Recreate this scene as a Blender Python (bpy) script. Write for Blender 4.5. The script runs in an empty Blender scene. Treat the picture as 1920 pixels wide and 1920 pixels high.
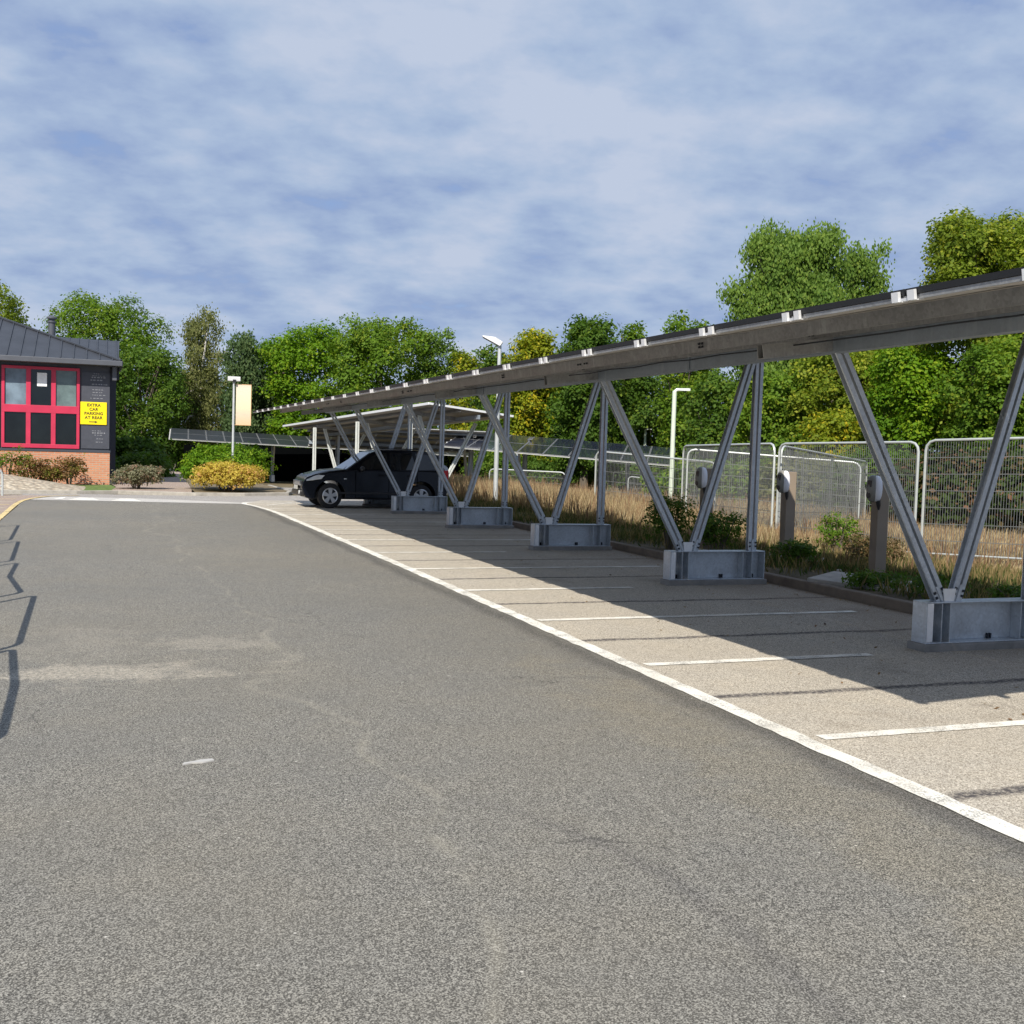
import bpy, math, random
import numpy as np
from mathutils import Vector, Matrix
R = math.radians
random.seed(7)
S = bpy.context.scene
COL = S.collection

# ------------------------------------------------------------------ camera
YAW, PITCH, ROLL, FPX, CAMH = 0.354563, -0.0557088, -0.0297975, 2105.08, 1.748
_f = np.array([math.sin(YAW)*math.cos(PITCH), math.cos(YAW)*math.cos(PITCH), math.sin(PITCH)])
_r0 = np.array([math.cos(YAW), -math.sin(YAW), 0.0]); _d0 = np.cross(_f, _r0)
_r = math.cos(ROLL)*_r0 + math.sin(ROLL)*_d0
_d = -math.sin(ROLL)*_r0 + math.cos(ROLL)*_d0
cam = bpy.data.cameras.new('camera'); cam_o = bpy.data.objects.new('camera', cam); COL.objects.link(cam_o)
cam.sensor_width = 36; cam.lens = FPX/1920*36; cam.clip_end = 3000; cam.clip_start = 0.05
m = Matrix(((_r[0], -_d[0], -_f[0], 0), (_r[1], -_d[1], -_f[1], 0), (_r[2], -_d[2], -_f[2], CAMH), (0, 0, 0, 1)))
cam_o.matrix_world = m
S.camera = cam_o

# ------------------------------------------------------------------ light and sky
S.view_settings.view_transform = 'Standard'; S.view_settings.look = 'None'
S.view_settings.gamma = 1; S.view_settings.exposure = 0.33; S.view_settings.use_curve_mapping = False
SUN_DIR = Vector((1.58, 2.55, -2.6)).normalized()
sun = bpy.data.lights.new('sun', 'SUN'); sun.energy = 4.9; sun.angle = R(0.55); sun.color = (1.0, 0.93, 0.82)
sun_o = bpy.data.objects.new('sun', sun); COL.objects.link(sun_o); sun_o.location = (-20, -30, 40)
sun_o.rotation_euler = SUN_DIR.to_track_quat('-Z', 'Y').to_euler()
W = bpy.data.worlds.new('World'); S.world = W; W.use_nodes = True
wn = W.node_tree.nodes; wl = W.node_tree.links; wn.clear()
def N(t, **k):
    n = wn.new(t)
    for a, b in k.items(): setattr(n, a, b)
    return n
wo = N('ShaderNodeOutputWorld'); bg = N('ShaderNodeBackground'); bg.inputs[1].default_value = 0.1
sky = N('ShaderNodeTexSky'); sky.sky_type = 'NISHITA'; sky.sun_disc = False
sky.sun_elevation = math.asin(-SUN_DIR.z); sky.sun_rotation = math.atan2(-SUN_DIR.x, -SUN_DIR.y)
tc = N('ShaderNodeTexCoord'); sep = N('ShaderNodeSeparateXYZ'); wl.new(tc.outputs['Generated'], sep.inputs[0])
mx = N('ShaderNodeMath', operation='MAXIMUM'); wl.new(sep.outputs[2], mx.inputs[0]); mx.inputs[1].default_value = 0.0
ad = N('ShaderNodeMath', operation='ADD'); wl.new(mx.outputs[0], ad.inputs[0]); ad.inputs[1].default_value = 0.27
dv = N('ShaderNodeVectorMath', operation='DIVIDE'); cb = N('ShaderNodeCombineXYZ')
for i in range(3): wl.new(ad.outputs[0], cb.inputs[i])
wl.new(tc.outputs['Generated'], dv.inputs[0]); wl.new(cb.outputs[0], dv.inputs[1])
rot = N('ShaderNodeMapping'); rot.inputs['Rotation'].default_value = (0, 0, R(20)); rot.inputs['Scale'].default_value = (1.15, 1.25, 1)
rot.inputs['Location'].default_value = (3.1, 1.7, 0)
wl.new(dv.outputs[0], rot.inputs[0])
def NZ(sc, det, ro, di):
    n = N('ShaderNodeTexNoise'); n.inputs['Scale'].default_value = sc; n.inputs['Detail'].default_value = det; n.inputs['Roughness'].default_value = ro; n.inputs['Distortion'].default_value = di
    wl.new(rot.outputs[0], n.inputs[0]); return n
n1 = NZ(1.3, 3, .5, .1); n2 = NZ(3.2, 8, .52, .0); n3 = NZ(8.0, 6, .55, .0)
def MM(op, a, b):
    x = N('ShaderNodeMath', operation=op)
    for i_, v_ in ((0, a), (1, b)):
        if isinstance(v_, bpy.types.NodeSocket): wl.new(v_, x.inputs[i_])
        else: x.inputs[i_].default_value = v_
    return x.outputs[0]
cf = MM('ADD', MM('ADD', MM('MULTIPLY', n1.outputs[0], .26), MM('MULTIPLY', n2.outputs[0], .48)), MM('MULTIPLY', n3.outputs[0], .26))
r2 = N('ShaderNodeValToRGB'); e_ = r2.color_ramp.elements
e_[0].position = 0.42; e_[1].position = 0.60; e_[0].color = (2.35, 3.15, 4.95, 1); e_[1].color = (4.15, 4.75, 5.95, 1)
m_ = e_.new(0.51); m_.color = (3.20, 4.05, 5.55, 1)
wl.new(cf, r2.inputs[0])
r1 = N('ShaderNodeValToRGB'); r1.color_ramp.elements[0].position = 0.385; r1.color_ramp.elements[1].position = 0.435
r1.color_ramp.elements[0].color = (0.35, 0.35, 0.35, 1); wl.new(cf, r1.inputs[0])
skb = N('ShaderNodeMix', data_type='RGBA', blend_type='MIX')
skb.inputs[0].default_value = 0.7; wl.new(sky.outputs[0], skb.inputs[6]); skb.inputs[7].default_value = (1.7, 2.7, 5.3, 1)
mxc = N('ShaderNodeMix', data_type='RGBA', blend_type='MIX')
wl.new(r1.outputs[0], mxc.inputs[0]); wl.new(skb.outputs[2], mxc.inputs[6]); wl.new(r2.outputs[0], mxc.inputs[7])
wl.new(mxc.outputs[2], bg.inputs[0]); wl.new(bg.outputs[0], wo.inputs[0])
S.cycles.max_bounces = 6; S.cycles.diffuse_bounces = 3; S.cycles.glossy_bounces = 3; S.cycles.transparent_max_bounces = 6
S.cycles.transmission_bounces = 4; S.cycles.use_denoising = True

# ------------------------------------------------------------------ helpers
def at(u, v, d):
    """world point seen at photograph pixel (u, v), d metres deep"""
    p = d*(_f + _r*((u-960)/FPX) + _d*((v-960)/FPX)); return Vector((p[0], p[1], p[2]+CAMH))
def at_y(u, v, Y):
    q = _f + _r*((u-960)/FPX) + _d*((v-960)/FPX); t = Y/q[1]; return Vector((q[0]*t, Y, q[2]*t+CAMH))
def ground_at(u, v, z=0.0):
    q = _f + _r*((u-960)/FPX) + _d*((v-960)/FPX); t = (z-CAMH)/q[2]; return Vector((q[0]*t, q[1]*t, z))

def tag(o, label=None, cat=None, group=None, kind=None):
    if label: o['label'] = label
    if cat: o['category'] = cat
    if group: o['group'] = group
    if kind: o['kind'] = kind
    return o
def empty(name, loc=(0, 0, 0), rz=0.0):
    o = bpy.data.objects.new(name, None); o.location = loc; o.rotation_euler = (0, 0, rz); COL.objects.link(o); return o
def thing(name, label, cat, loc=(0, 0, 0), rz=0.0, group=None):
    return tag(empty(name, loc, rz), label, cat, group)
def copy_tree(o, parent=None):
    c = o.copy(); COL.objects.link(c); c.parent = parent
    for ch in list(o.children): copy_tree(ch, c)
    return c

class MB:
    def __init__(s): s.v = []; s.f = []; s.mi = []; s.smooth = False
    def add(s, vs, fs, mi=0):
        n = len(s.v); s.v += [tuple(v) for v in vs]; s.f += [tuple(i+n for i in f) for f in fs]; s.mi += [mi]*len(fs); return s
    def box(s, a, b, mi=0):
        (x0, y0, z0), (x1, y1, z1) = a, b
        s.add([(x0,y0,z0),(x1,y0,z0),(x1,y1,z0),(x0,y1,z0),(x0,y0,z1),(x1,y0,z1),(x1,y1,z1),(x0,y1,z1)],
              [(0,3,2,1),(4,5,6,7),(0,1,5,4),(1,2,6,5),(2,3,7,6),(3,0,4,7)], mi); return s
    def frame_box(s, o, ax, ay, az, a, b, mi=0):
        """box in a local frame"""
        vs = []
        for z in (a[2], b[2]):
            for x, y in ((a[0],a[1]),(b[0],a[1]),(b[0],b[1]),(a[0],b[1])):
                vs.append(o+ax*x+ay*y+az*z)
        s.add(vs, [(0,3,2,1),(4,5,6,7),(0,1,5,4),(1,2,6,5),(2,3,7,6),(3,0,4,7)], mi); return s
    def bar(s, p, q, w, h, side=None, off=0.0, mi=0):
        p = Vector(p); q = Vector(q); ax = (q-p).normalized()
        sd = Vector(side).normalized() if side is not None else (Vector((0,0,1)) if abs(ax.z) < .9 else Vector((1,0,0)))
        ay = sd.cross(ax).normalized(); az = ax.cross(ay).normalized()
        # ay = width direction, az = close to side
        L = (q-p).length
        s.frame_box(p+ay*off, ax, ay, az, (0,-w/2,-h/2), (L,w/2,h/2), mi); return s
    def tube(s, pts, r, n=8, mi=0, closed=False):
        pts = [Vector(p) for p in pts]; rs = r if isinstance(r, (list, tuple)) else [r]*len(pts)
        rings = []; up = None
        for i, p in enumerate(pts):
            a = pts[i-1] if i > 0 else (pts[-1] if closed else p); b = pts[i+1] if i < len(pts)-1 else (pts[0] if closed else p)
            t = (b-a).normalized()
            if up is None: up = Vector((0,0,1)) if abs(t.z) < .9 else Vector((1,0,0))
            x = up.cross(t)
            if x.length < 1e-4: x = Vector((1,0,0)).cross(t)
            x.normalize(); y = t.cross(x).normalized(); up = y
            rings.append([p+(x*math.cos(2*math.pi*k/n)+y*math.sin(2*math.pi*k/n))*rs[i] for k in range(n)])
        vs = [v for rg in rings for v in rg]; fs = []
        m = len(pts)
        for i in range(m if closed else m-1):
            j = (i+1) % m
            for k in range(n): fs.append((i*n+k, i*n+(k+1) % n, j*n+(k+1) % n, j*n+k))
        if not closed: fs.append(tuple(range(n))[::-1]); fs.append(tuple((m-1)*n+k for k in range(n)))
        s.add(vs, fs, mi); s.smooth = True; return s
    def prism(s, poly, axis, a, b, mi=0):
        """poly of 2-D points extruded along axis ('x','y','z') from a to b"""
        def P(u, v, w): return {'x': (w,u,v), 'y': (u,w,v), 'z': (u,v,w)}[axis]
        n = len(poly)
        vs = [P(u,v,a) for u,v in poly]+[P(u,v,b) for u,v in poly]
        fs = [tuple(range(n))[::-1], tuple(range(n,2*n))]+[(i,(i+1)%n,(i+1)%n+n,i+n) for i in range(n)]
        s.add(vs, fs, mi); return s
    def lathe(s, prof, c, axis='z', n=24, mi=0):
        """prof = (radius, height) list"""
        vs = []
        for r, h in prof:
            for k in range(n):
                a = 2*math.pi*k/n; u, v = r*math.cos(a), r*math.sin(a)
                vs.append({'z': (c[0]+u, c[1]+v, c[2]+h), 'y': (c[0]+u, c[1]+h, c[2]+v), 'x': (c[0]+h, c[1]+u, c[2]+v)}[axis])
        fs = []
        for i in range(len(prof)-1):
            for k in range(n): fs.append((i*n+k, i*n+(k+1)%n, (i+1)*n+(k+1)%n, (i+1)*n+k))
        fs.append(tuple(range(n))[::-1]); fs.append(tuple((len(prof)-1)*n+k for k in range(n)))
        s.add(vs, fs, mi); s.smooth = True; return s
    def build(s, name, mat, parent=None, bevel=0.0, smooth=None, fix=True):
        me = bpy.data.meshes.new(name); me.from_pydata(s.v, [], s.f); me.validate()
        mats = mat if isinstance(mat, (list, tuple)) else [mat]
        for m_ in mats: me.materials.append(m_)
        if len(mats) > 1 and len(me.polygons) == len(s.mi): me.polygons.foreach_set('material_index', s.mi)
        if fix:
            import bmesh
            b = bmesh.new(); b.from_mesh(me); bmesh.ops.recalc_face_normals(b, faces=b.faces); b.to_mesh(me); b.free()
        if s.smooth if smooth is None else smooth:
            me.shade_smooth(); me.set_sharp_from_angle(angle=R(35))
        o = bpy.data.objects.new(name, me); COL.objects.link(o)
        if parent: o.parent = parent
        if bevel:
            bm_ = o.modifiers.new('bevel', 'BEVEL'); bm_.width = bevel; bm_.segments = 2; bm_.limit_method = 'ANGLE'; bm_.angle_limit = R(40)
        return o

# ------------------------------------------------------------------ materials
class NT:
    def __init__(s, name):
        s.m = bpy.data.materials.new(name); s.m.use_nodes = True; s.t = s.m.node_tree; s.t.nodes.clear()
        s.out = s.t.nodes.new('ShaderNodeOutputMaterial')
    def n(s, t, ins=None, **k):
        x = s.t.nodes.new(t)
        for a, b in k.items(): setattr(x, a, b)
        for a, b in (ins or {}).items():
            if isinstance(b, bpy.types.NodeSocket): s.t.links.new(b, x.inputs[a])
            else: x.inputs[a].default_value = b
        return x
    def coord(s, kind='Object', scale=(1,1,1), rotz=0):
        c = s.n('ShaderNodeTexCoord'); mp = s.n('ShaderNodeMapping', {0: c.outputs[kind], 'Scale': scale, 'Rotation': (0,0,rotz)}); return mp.outputs[0]
    def noise(s, vec, scale, detail=4, rough=.55, dist=0.0):
        return s.n('ShaderNodeTexNoise', {'Vector': vec, 'Scale': scale, 'Detail': detail, 'Roughness': rough, 'Distortion': dist}).outputs[0]
    def ramp(s, fac, stops):
        r = s.n('ShaderNodeValToRGB', {0: fac}); e = r.color_ramp.elements
        while len(e) < len(stops): e.new(.5)
        for i, (p, c) in enumerate(stops):
            e[i].position = p; e[i].color = (c, c, c, 1) if isinstance(c, (int, float)) else tuple(c)+(1,)
        return r.outputs[0]
    def mix(s, fac, a, b, mode='MIX'):
        x = s.n('ShaderNodeMix', data_type='RGBA', blend_type=mode)
        for i, v in ((0, fac), (6, a), (7, b)):
            if isinstance(v, bpy.types.NodeSocket): s.t.links.new(v, x.inputs[i])
            else: x.inputs[i].default_value = (v if i == 0 else tuple(v)+(1,) if len(v) == 3 else v)
        return x.outputs[2]
    def math(s, op, a, b=0.0):
        x = s.n('ShaderNodeMath', operation=op)
        for i, v in ((0, a), (1, b)):
            if isinstance(v, bpy.types.NodeSocket): s.t.links.new(v, x.inputs[i])
            else: x.inputs[i].default_value = v
        return x.outputs[0]
    def bump(s, h, strength=.3, dist=.01):
        return s.n('ShaderNodeBump', {'Height': h, 'Strength': strength, 'Distance': dist}).outputs[0]
    def bsdf(s, color, rough=.6, metal=0.0, normal=None, **kw):
        ins = {'Base Color': color if isinstance(color, bpy.types.NodeSocket) else tuple(color)+(1,), 'Roughness': rough, 'Metallic': metal}
        if normal is not None: ins['Normal'] = normal
        ins.update(kw)
        b = s.n('ShaderNodeBsdfPrincipled', ins); s.t.links.new(b.outputs[0], s.out.inputs[0]); return b

def plain(name, color, rough=.6, metal=0.0, var=.12, scale=6.0, bump=0.0, spec=None):
    t = NT(name); v = t.coord(); nz = t.noise(v, scale, 5)
    c = t.mix(t.ramp(nz, [(.3, 0.0), (.7, 1.0)]), tuple(x*(1-var) for x in color), tuple(min(1, x*(1+var)) for x in color))
    kw = {} if spec is None else {'Specular IOR Level': spec}
    t.bsdf(c, rough, metal, t.bump(t.noise(v, scale*6, 3), bump, .004) if bump else None, **kw); return t.m

def asphalt(name, dark, mid, light, patch, scl=1.0, specks=.0, stains=True):
    t = NT(name); v = t.coord()
    g1 = t.noise(v, 85*scl, 3, .7); g2 = t.n('ShaderNodeTexVoronoi', {'Vector': v, 'Scale': 95*scl, 'Randomness': 1.0})
    g3 = t.noise(v, 260*scl, 2, .6)
    mixg = t.math('ADD', t.math('MULTIPLY', g1, .62), t.math('MULTIPLY', g2.outputs['Color'], .24)); mixg = t.math('ADD', mixg, t.math('MULTIPLY', g3, .25))
    c = t.ramp(mixg, [(.455, dark), (.55, mid), (.645, light)])
    big = t.noise(v, .35, 5, .6); c = t.mix(t.ramp(big, [(.35, 0.0), (.7, .75)]), c, t.mix(.55, c, patch))
    med = t.noise(v, 1.7, 6, .65); c = t.mix(t.math('MULTIPLY', t.ramp(med, [(.42, 0.0), (.75, 1.0)]), .35), c, t.mix(1.0, c, (1.25, 1.2, 1.1), 'MULTIPLY'))
    if specks:
        vs = t.n('ShaderNodeTexVoronoi', {'Vector': v, 'Scale': 11.0, 'Randomness': 1.0})
        sp = t.ramp(vs.outputs['Distance'], [(.05, 1.0), (.085, 0.0)])
        c = t.mix(t.math('MULTIPLY', sp, t.ramp(t.noise(v, 2.3, 2), [(.5, 0.0), (.62, specks)])), c, (.62, .60, .55))
    t.bsdf(c, .88, 0, t.bump(mixg, .55, .012), **{'Specular IOR Level': .3}); return t, c

M = {}
t, c = asphalt('lane_tarmac', (.036,.035,.032), (.136,.132,.120), (.39,.378,.34), (.172,.161,.136), 1.9, 1.0)
# pale dusty wear where lorries turn
v = t.coord(); 
def blob(t, v, cx, cy, rx, ry, wob=.5):
    sp_ = t.n('ShaderNodeSeparateXYZ', {0: v})
    a = t.math('DIVIDE', t.math('SUBTRACT', sp_.outputs[0], cx), rx); b = t.math('DIVIDE', t.math('SUBTRACT', sp_.outputs[1], cy), ry)
    dd = t.math('SQRT', t.math('ADD', t.math('MULTIPLY', a, a), t.math('MULTIPLY', b, b)))
    dd = t.math('ADD', dd, t.math('MULTIPLY', t.math('SUBTRACT', t.noise(v, 2.2, 5, .7), .5), wob*3))
    return t.ramp(dd, [(.35, 1.0), (1.0, 0.0)])
d1 = t.math('MAXIMUM', blob(t, v, .1, 8.75, 1.15, .40, 1.5), t.math('MAXIMUM', t.math('MULTIPLY', blob(t, v, .9, 9.9, .6, .35, 1.5), .5), t.math('MULTIPLY', blob(t, v, -.1, 10.0, .55, 1.2, 1.2), .25)))
d2 = t.math('MULTIPLY', blob(t, v, 3.45, 4.6, .5, 4.6, 1.0), .24)
b_ = t.out.inputs[0].links[0].from_node
tone = t.noise(v, .16, 4, .6); c = t.mix(t.ramp(tone, [(.40, .0), (.62, .55)]), c, t.mix(1.0, c, (1.22, 1.16, 1.06), 'MULTIPLY'))
vc = t.n('ShaderNodeTexVoronoi', {'Vector': t.n('ShaderNodeVectorMath', {0: v, 1: t.n('ShaderNodeTexNoise', {'Vector': v, 'Scale': 1.5, 'Detail': 5.0}).outputs['Color']}, operation='ADD').outputs[0], 'Scale': .33}, feature='DISTANCE_TO_EDGE')
crk = t.math('MULTIPLY', t.ramp(vc.outputs['Distance'], [(.0, 1.0), (.004, 0.0)]), t.ramp(t.noise(v, .5, 2), [(.52, 0.0), (.58, .6)]))
c = t.mix(crk, c, (.05, .048, .045))
oil_ = t.ramp(t.noise(v, 1.3, 2, .4), [(.70, 0.0), (.76, .35)]); c = t.mix(oil_, c, t.mix(1.0, c, (.6, .6, .62), 'MULTIPLY'))
brk = t.ramp(t.noise(v, 30, 5, .75), [(.45, .25), (.6, 1.0)]); c2 = t.mix(t.math('MULTIPLY', t.math('MULTIPLY', d1, .55), brk), c, (.62, .55, .44)); c2 = t.mix(d2, c2, t.mix(1.0, c2, (1.35, 1.22, .95), 'MULTIPLY'))
# darker seam beside the white line and a meandering tyre scuff
spx = t.n('ShaderNodeSeparateXYZ', {0: v}).outputs[0]
wob = t.math('MULTIPLY', t.math('SUBTRACT', t.noise(v, 1.1, 4, .6), .5), .35)
seam = t.ramp(t.math('ABSOLUTE', t.math('SUBTRACT', t.math('ADD', spx, wob), 3.96)), [(.02, .75), (.16, 0.0)])
sx2 = t.n('ShaderNodeSeparateXYZ', {0: v}); yq = t.math('SUBTRACT', sx2.outputs[1], 3.4)
dk = t.math('ABSOLUTE', t.math('SUBTRACT', t.math('ADD', sx2.outputs[0], t.math('MULTIPLY', t.math('MULTIPLY', yq, yq), .16)), t.math('ADD', 2.28, wob)))
dk = t.math('MULTIPLY', t.ramp(dk, [(.01, .55), (.09, 0.0)]), t.n('ShaderNodeMapRange', {0: sx2.outputs[1], 1: 5.6, 2: 4.6}).outputs[0])
c2 = t.mix(dk, c2, t.mix(1.0, c2, (.68, .68, .72), 'MULTIPLY'))
c2 = t.mix(seam, c2, t.mix(1.0, c2, (.55, .55, .57), 'MULTIPLY'))
sc = t.ramp(t.math('ABSOLUTE', t.math('SUBTRACT', t.math('ADD', spx, t.math('MULTIPLY', t.math('SUBTRACT', t.noise(v, .35, 2, .5), .5), 2.4)), 1.35)), [(.0, .22), (.06, 0.0)])
c2 = t.mix(t.math('MULTIPLY', sc, t.ramp(t.noise(v, 2.0, 5, .7), [(.42, 0.0), (.6, 1.0)])), c2, (.50, .46, .36))
t.t.links.new(c2, b_.inputs['Base Color'])
M['lane'] = t.m

t, c = asphalt('bay_surface', (.19,.170,.142), (.41,.372,.312), (.72,.67,.58), (.43,.375,.295), 1.4, .35)
v = t.coord(); sp_ = t.n('ShaderNodeSeparateXYZ', {0: v})
yy = t.math('ADD', sp_.outputs[1], t.math('MULTIPLY', t.math('SUBTRACT', t.noise(v, 1.3, 5, .6), .5), .22))
ph = t.math('PINGPONG', t.math('SUBTRACT', yy, 5.81), 1.2)      # 0 on the lines, 1.2 mid-bay
tar = t.ramp(t.math('SUBTRACT', 1.2, ph), [(.026, 1.0), (.075, 0.0)])
tar = t.math('MULTIPLY', tar, t.ramp(t.noise(v, 28, 4, .7), [(.38, .25), (.55, 1.0)]))
c = t.mix(t.math('MULTIPLY', tar, .95), c, (.06, .055, .06))
dirt = t.ramp(t.math('ADD', sp_.outputs[0], t.math('MULTIPLY', t.noise(v, 1.2, 5, .65), 1.6)), [(0.0, 0.0), (1.0, 1.0)])
dirt = t.n('ShaderNodeMapRange', {0: t.math('ADD', sp_.outputs[0], t.math('MULTIPLY', t.noise(v, 1.2, 5, .65), 1.6)), 1: 7.6, 2: 9.6}).outputs[0]
c = t.mix(t.math('MULTIPLY', dirt, .6), c, (.20, .135, .085))
oil = t.ramp(t.noise(v, .9, 3, .5), [(.62, 0.0), (.72, .45)]); c = t.mix(oil, c, t.mix(1.0, c, (.55, .52, .5), 'MULTIPLY'))
t.t.links.new(c, t.out.inputs[0].links[0].from_node.inputs['Base Color'])
M['bay'] = t.m
t, c = asphalt('old_road_tarmac', (.17,.16,.15), (.30,.285,.27), (.46,.44,.415), (.36,.33,.31), .8, 0); M['old'] = t.m
t, c = asphalt('concrete_band', (.34,.33,.31), (.46,.445,.42), (.62,.60,.57), (.5,.48,.45), .8, 0); M['band'] = t.m

def paint(name, col, worn):
    t = NT(name); v = t.coord(); n_ = t.math('ADD', t.math('MULTIPLY', t.noise(v, 75, 5, .75), .6), t.math('MULTIPLY', t.noise(v, 4, 5, .65), .4))
    c = t.mix(t.ramp(n_, [(worn-.04, 1.0), (worn+.05, 0.0)]), col, tuple(x*.30 for x in col))
    c = t.mix(t.ramp(t.noise(v, 1.6, 5, .65), [(.40, 0.0), (.70, .55)]), c, tuple(x*k for x, k in zip(col, (.70, .67, .62))))
    t.bsdf(c, .8, 0, t.bump(n_, .5, .01)); return t.m
M['white'] = paint('white_line_paint', (.86, .84, .77), .452)
M['yellow'] = paint('yellow_line_paint', (.72, .57, .28), .45)
M['pale'] = paint('pale_line_paint', (.62, .56, .42), .46)

def galv(name, base, rough=.42, metal=.75, var=.25):
    t = NT(name); v = t.coord(); a = t.noise(v, 3.5, 5, .6); b = t.n('ShaderNodeTexVoronoi', {'Vector': v, 'Scale': 45.0})
    sp_ = t.math('ADD', t.math('MULTIPLY', a, .75), t.math('MULTIPLY', b.outputs['Color'], .25))
    c = t.mix(t.ramp(sp_, [(.3, 0.0), (.7, 1.0)]), tuple(x*(1-var) for x in base), tuple(x*(1+var) for x in base))
    st = t.noise(t.coord(scale=(14, 14, 1.2)), 1.0, 4, .6)
    c = t.mix(t.ramp(st, [(.55, 0.0), (.78, .35)]), c, (.62, .64, .66))
    rr = t.n('ShaderNodeMapRange', {0: a, 3: rough-.1, 4: rough+.14}).outputs[0]
    t.bsdf(c, rr, metal, t.bump(sp_, .08, .01)); return t.m
M['galv'] = galv('galvanised_steel', (.50, .54, .58), .40, .55, .18)
M['beam'] = galv('main_beam_steel', (.30, .345, .40), .5, .4, .12)
M['galv_dark'] = galv('dull_galvanised_steel', (.33, .335, .34), .5, .55)
M['purlin'] = galv('cold_rolled_purlin_steel', (.27, .275, .28), .45, .6)
M['alu'] = plain('bright_aluminium', (.82, .83, .84), .38, .35, .05, 20)
M['slot'] = plain('dark_steel_gap', (.03, .035, .045), .8, .2)
M['white_steel'] = plain('pale_painted_steel', (.72, .75, .73), .45, .2, .08, 8)
M['panel_frame'] = plain('black_panel_frame', (.008, .009, .011), .6, .0)
M['backsheet'] = plain('panel_backsheet', (.42, .40, .37), .6, 0, .1, 3)
def solar():
    t = NT('solar_cells'); v = t.coord()
    br = t.n('ShaderNodeTexBrick', {'Vector': v, 'Color1': (.010,.014,.030,1), 'Color2': (.014,.02,.040,1), 'Mortar': (.16,.17,.20,1), 'Scale': 1.0, 'Mortar Size': .004, 'Brick Width': .167, 'Row Height': .167, 'Mortar Smooth': .2}, offset=0.0, squash=1.0)
    t.bsdf(br.outputs[0], .10, .0, **{'Specular IOR Level': .55, 'Coat Weight': .3, 'Coat Roughness': .05}); return t.m
M['solar'] = solar()
M['solar_dull'] = plain('weathered_solar_cells', (.022, .025, .032), .38, 0, .2, .8)
def concrete(name, base):
    t = NT(name); v = t.coord(); a = t.noise(v, 4, 6, .65); b = t.noise(v, 60, 3, .6)
    c = t.mix(t.ramp(a, [(.3, 0.0), (.7, 1.0)]), tuple(x*.68 for x in base), tuple(x*1.2 for x in base))
    c = t.mix(t.math('MULTIPLY', b, .35), c, tuple(x*.6 for x in base))
    t.bsdf(c, .9, 0, t.bump(t.math('ADD', a, b), .4, .01)); return t.m
M['concrete'] = concrete('footing_concrete', (.26, .25, .235))
M['kerb'] = concrete('kerb_concrete', (.21, .165, .125))
M['pad'] = concrete('pale_pad_concrete', (.42, .39, .35))
M['kerb_pale'] = concrete('pale_kerb_concrete', (.40, .375, .33))

# ------------------------------------------------------------------ ground and roads
def gz(x, y):
    """height of the land: level car park, falling a little beyond it"""
    k = min(1, max(0, (y-44)/14)); k2 = min(1, max(0, (x-12.5)/6))*min(1, max(0, (y-24)/8))
    return -0.65*max(k*k*(3-2*k), k2)
def grid_sheet(name, xs, ys, zf, mat, **tg):
    vs = [(x, y, zf(x, y)) for y in ys for x in xs]; nx = len(xs)
    fs = [(j*nx+i, j*nx+i+1, (j+1)*nx+i+1, (j+1)*nx+i) for j in range(len(ys)-1) for i in range(nx-1)]
    b = MB(); b.add(vs, fs); o = b.build(name, mat, fix=False, smooth=True); tag(o, **tg); return o
def soil_mat():
    t = NT('dry_soil_and_grass'); v = t.coord(); a = t.noise(v, .22, 6, .6); b = t.noise(v, 9, 6, .7)
    c = t.mix(t.ramp(a, [(.35, 0.0), (.65, 1.0)]), (.10, .095, .045), (.22, .17, .10)); c = t.mix(t.math('MULTIPLY', b, .7), c, (.075, .06, .035))
    t.bsdf(c, .95, 0, t.bump(b, .6, .04)); return t.m
M['soil'] = soil_mat()
xs = [-900,-300,-120,-60,-30,-10,0,4,8,10,12,12.5,13.5,14.5,15.5,16.5,17.5,18.5,20,24,30,45,80,150,400,900]
ys = [-200,-60,-20,0,10,20,24,26,28,30,32,36,40,44,46,48,50,52,54,56,58,62,70,90,150,400,1200]
grid_sheet('ground', xs, ys, lambda x, y: gz(x, y)-.02, M['soil'], kind='structure', label='dry soil and rough grass land beyond the car park')
def sheet(name, poly, z, mat, **tg):
    b = MB(); b.add([(x, y, z) for x, y in poly], [tuple(range(len(poly)))]); o = b.build(name, mat, fix=False); tag(o, kind='structure', **tg); return o
sheet('road', [(-40,26),(30,33.9),(30,37.6),(6.4,37.6),(3.1,36.4),(-.4,36.6),(-40,37.2)], .0, M['old'], label='pale worn tarmac road crossing beyond the dark lane')
# old road also under the far aisle behind the island
sheet('road', [(6.4,37.61),(30,37.61),(30,44),(6.4,44)], .001, M['old'], label='far pinkish tarmac aisle beside the low solar canopies')
sheet('road', [(-40,-30),(4.06,-30),(4.06,6),(4.14,16),(4.14,29),(4.06,30.6),(3.80,31.95),(-1.6,33.55),(-1.83,31.8),(-1.83,24.0),(-2.2,21),(-40,21)], .004, M['lane'], label='dark speckled tarmac lane filling the foreground')
sheet('parking_bay_surface', [(4.061,-30),(8.76,-30),(8.76,34),(4.6,34),(3.80,31.951),(4.06,30.6),(4.14,29),(4.14,16),(4.061,6)], .005, M['bay'], label='sandy worn tarmac of the marked parking bays')
M['paving'] = asphalt('pink_paving', (.20,.15,.125), (.33,.26,.22), (.46,.38,.33), (.36,.28,.22), .7, 0)[0].m
sheet('paving', [(-14,21),(-2.2,21),(-1.97,24),(-1.97,31.8),(-1.75,33.7),(-1.2,35.2),(-14,35.2)], .0085, M['paving'], label='pink block paving behind the yellow line')

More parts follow.
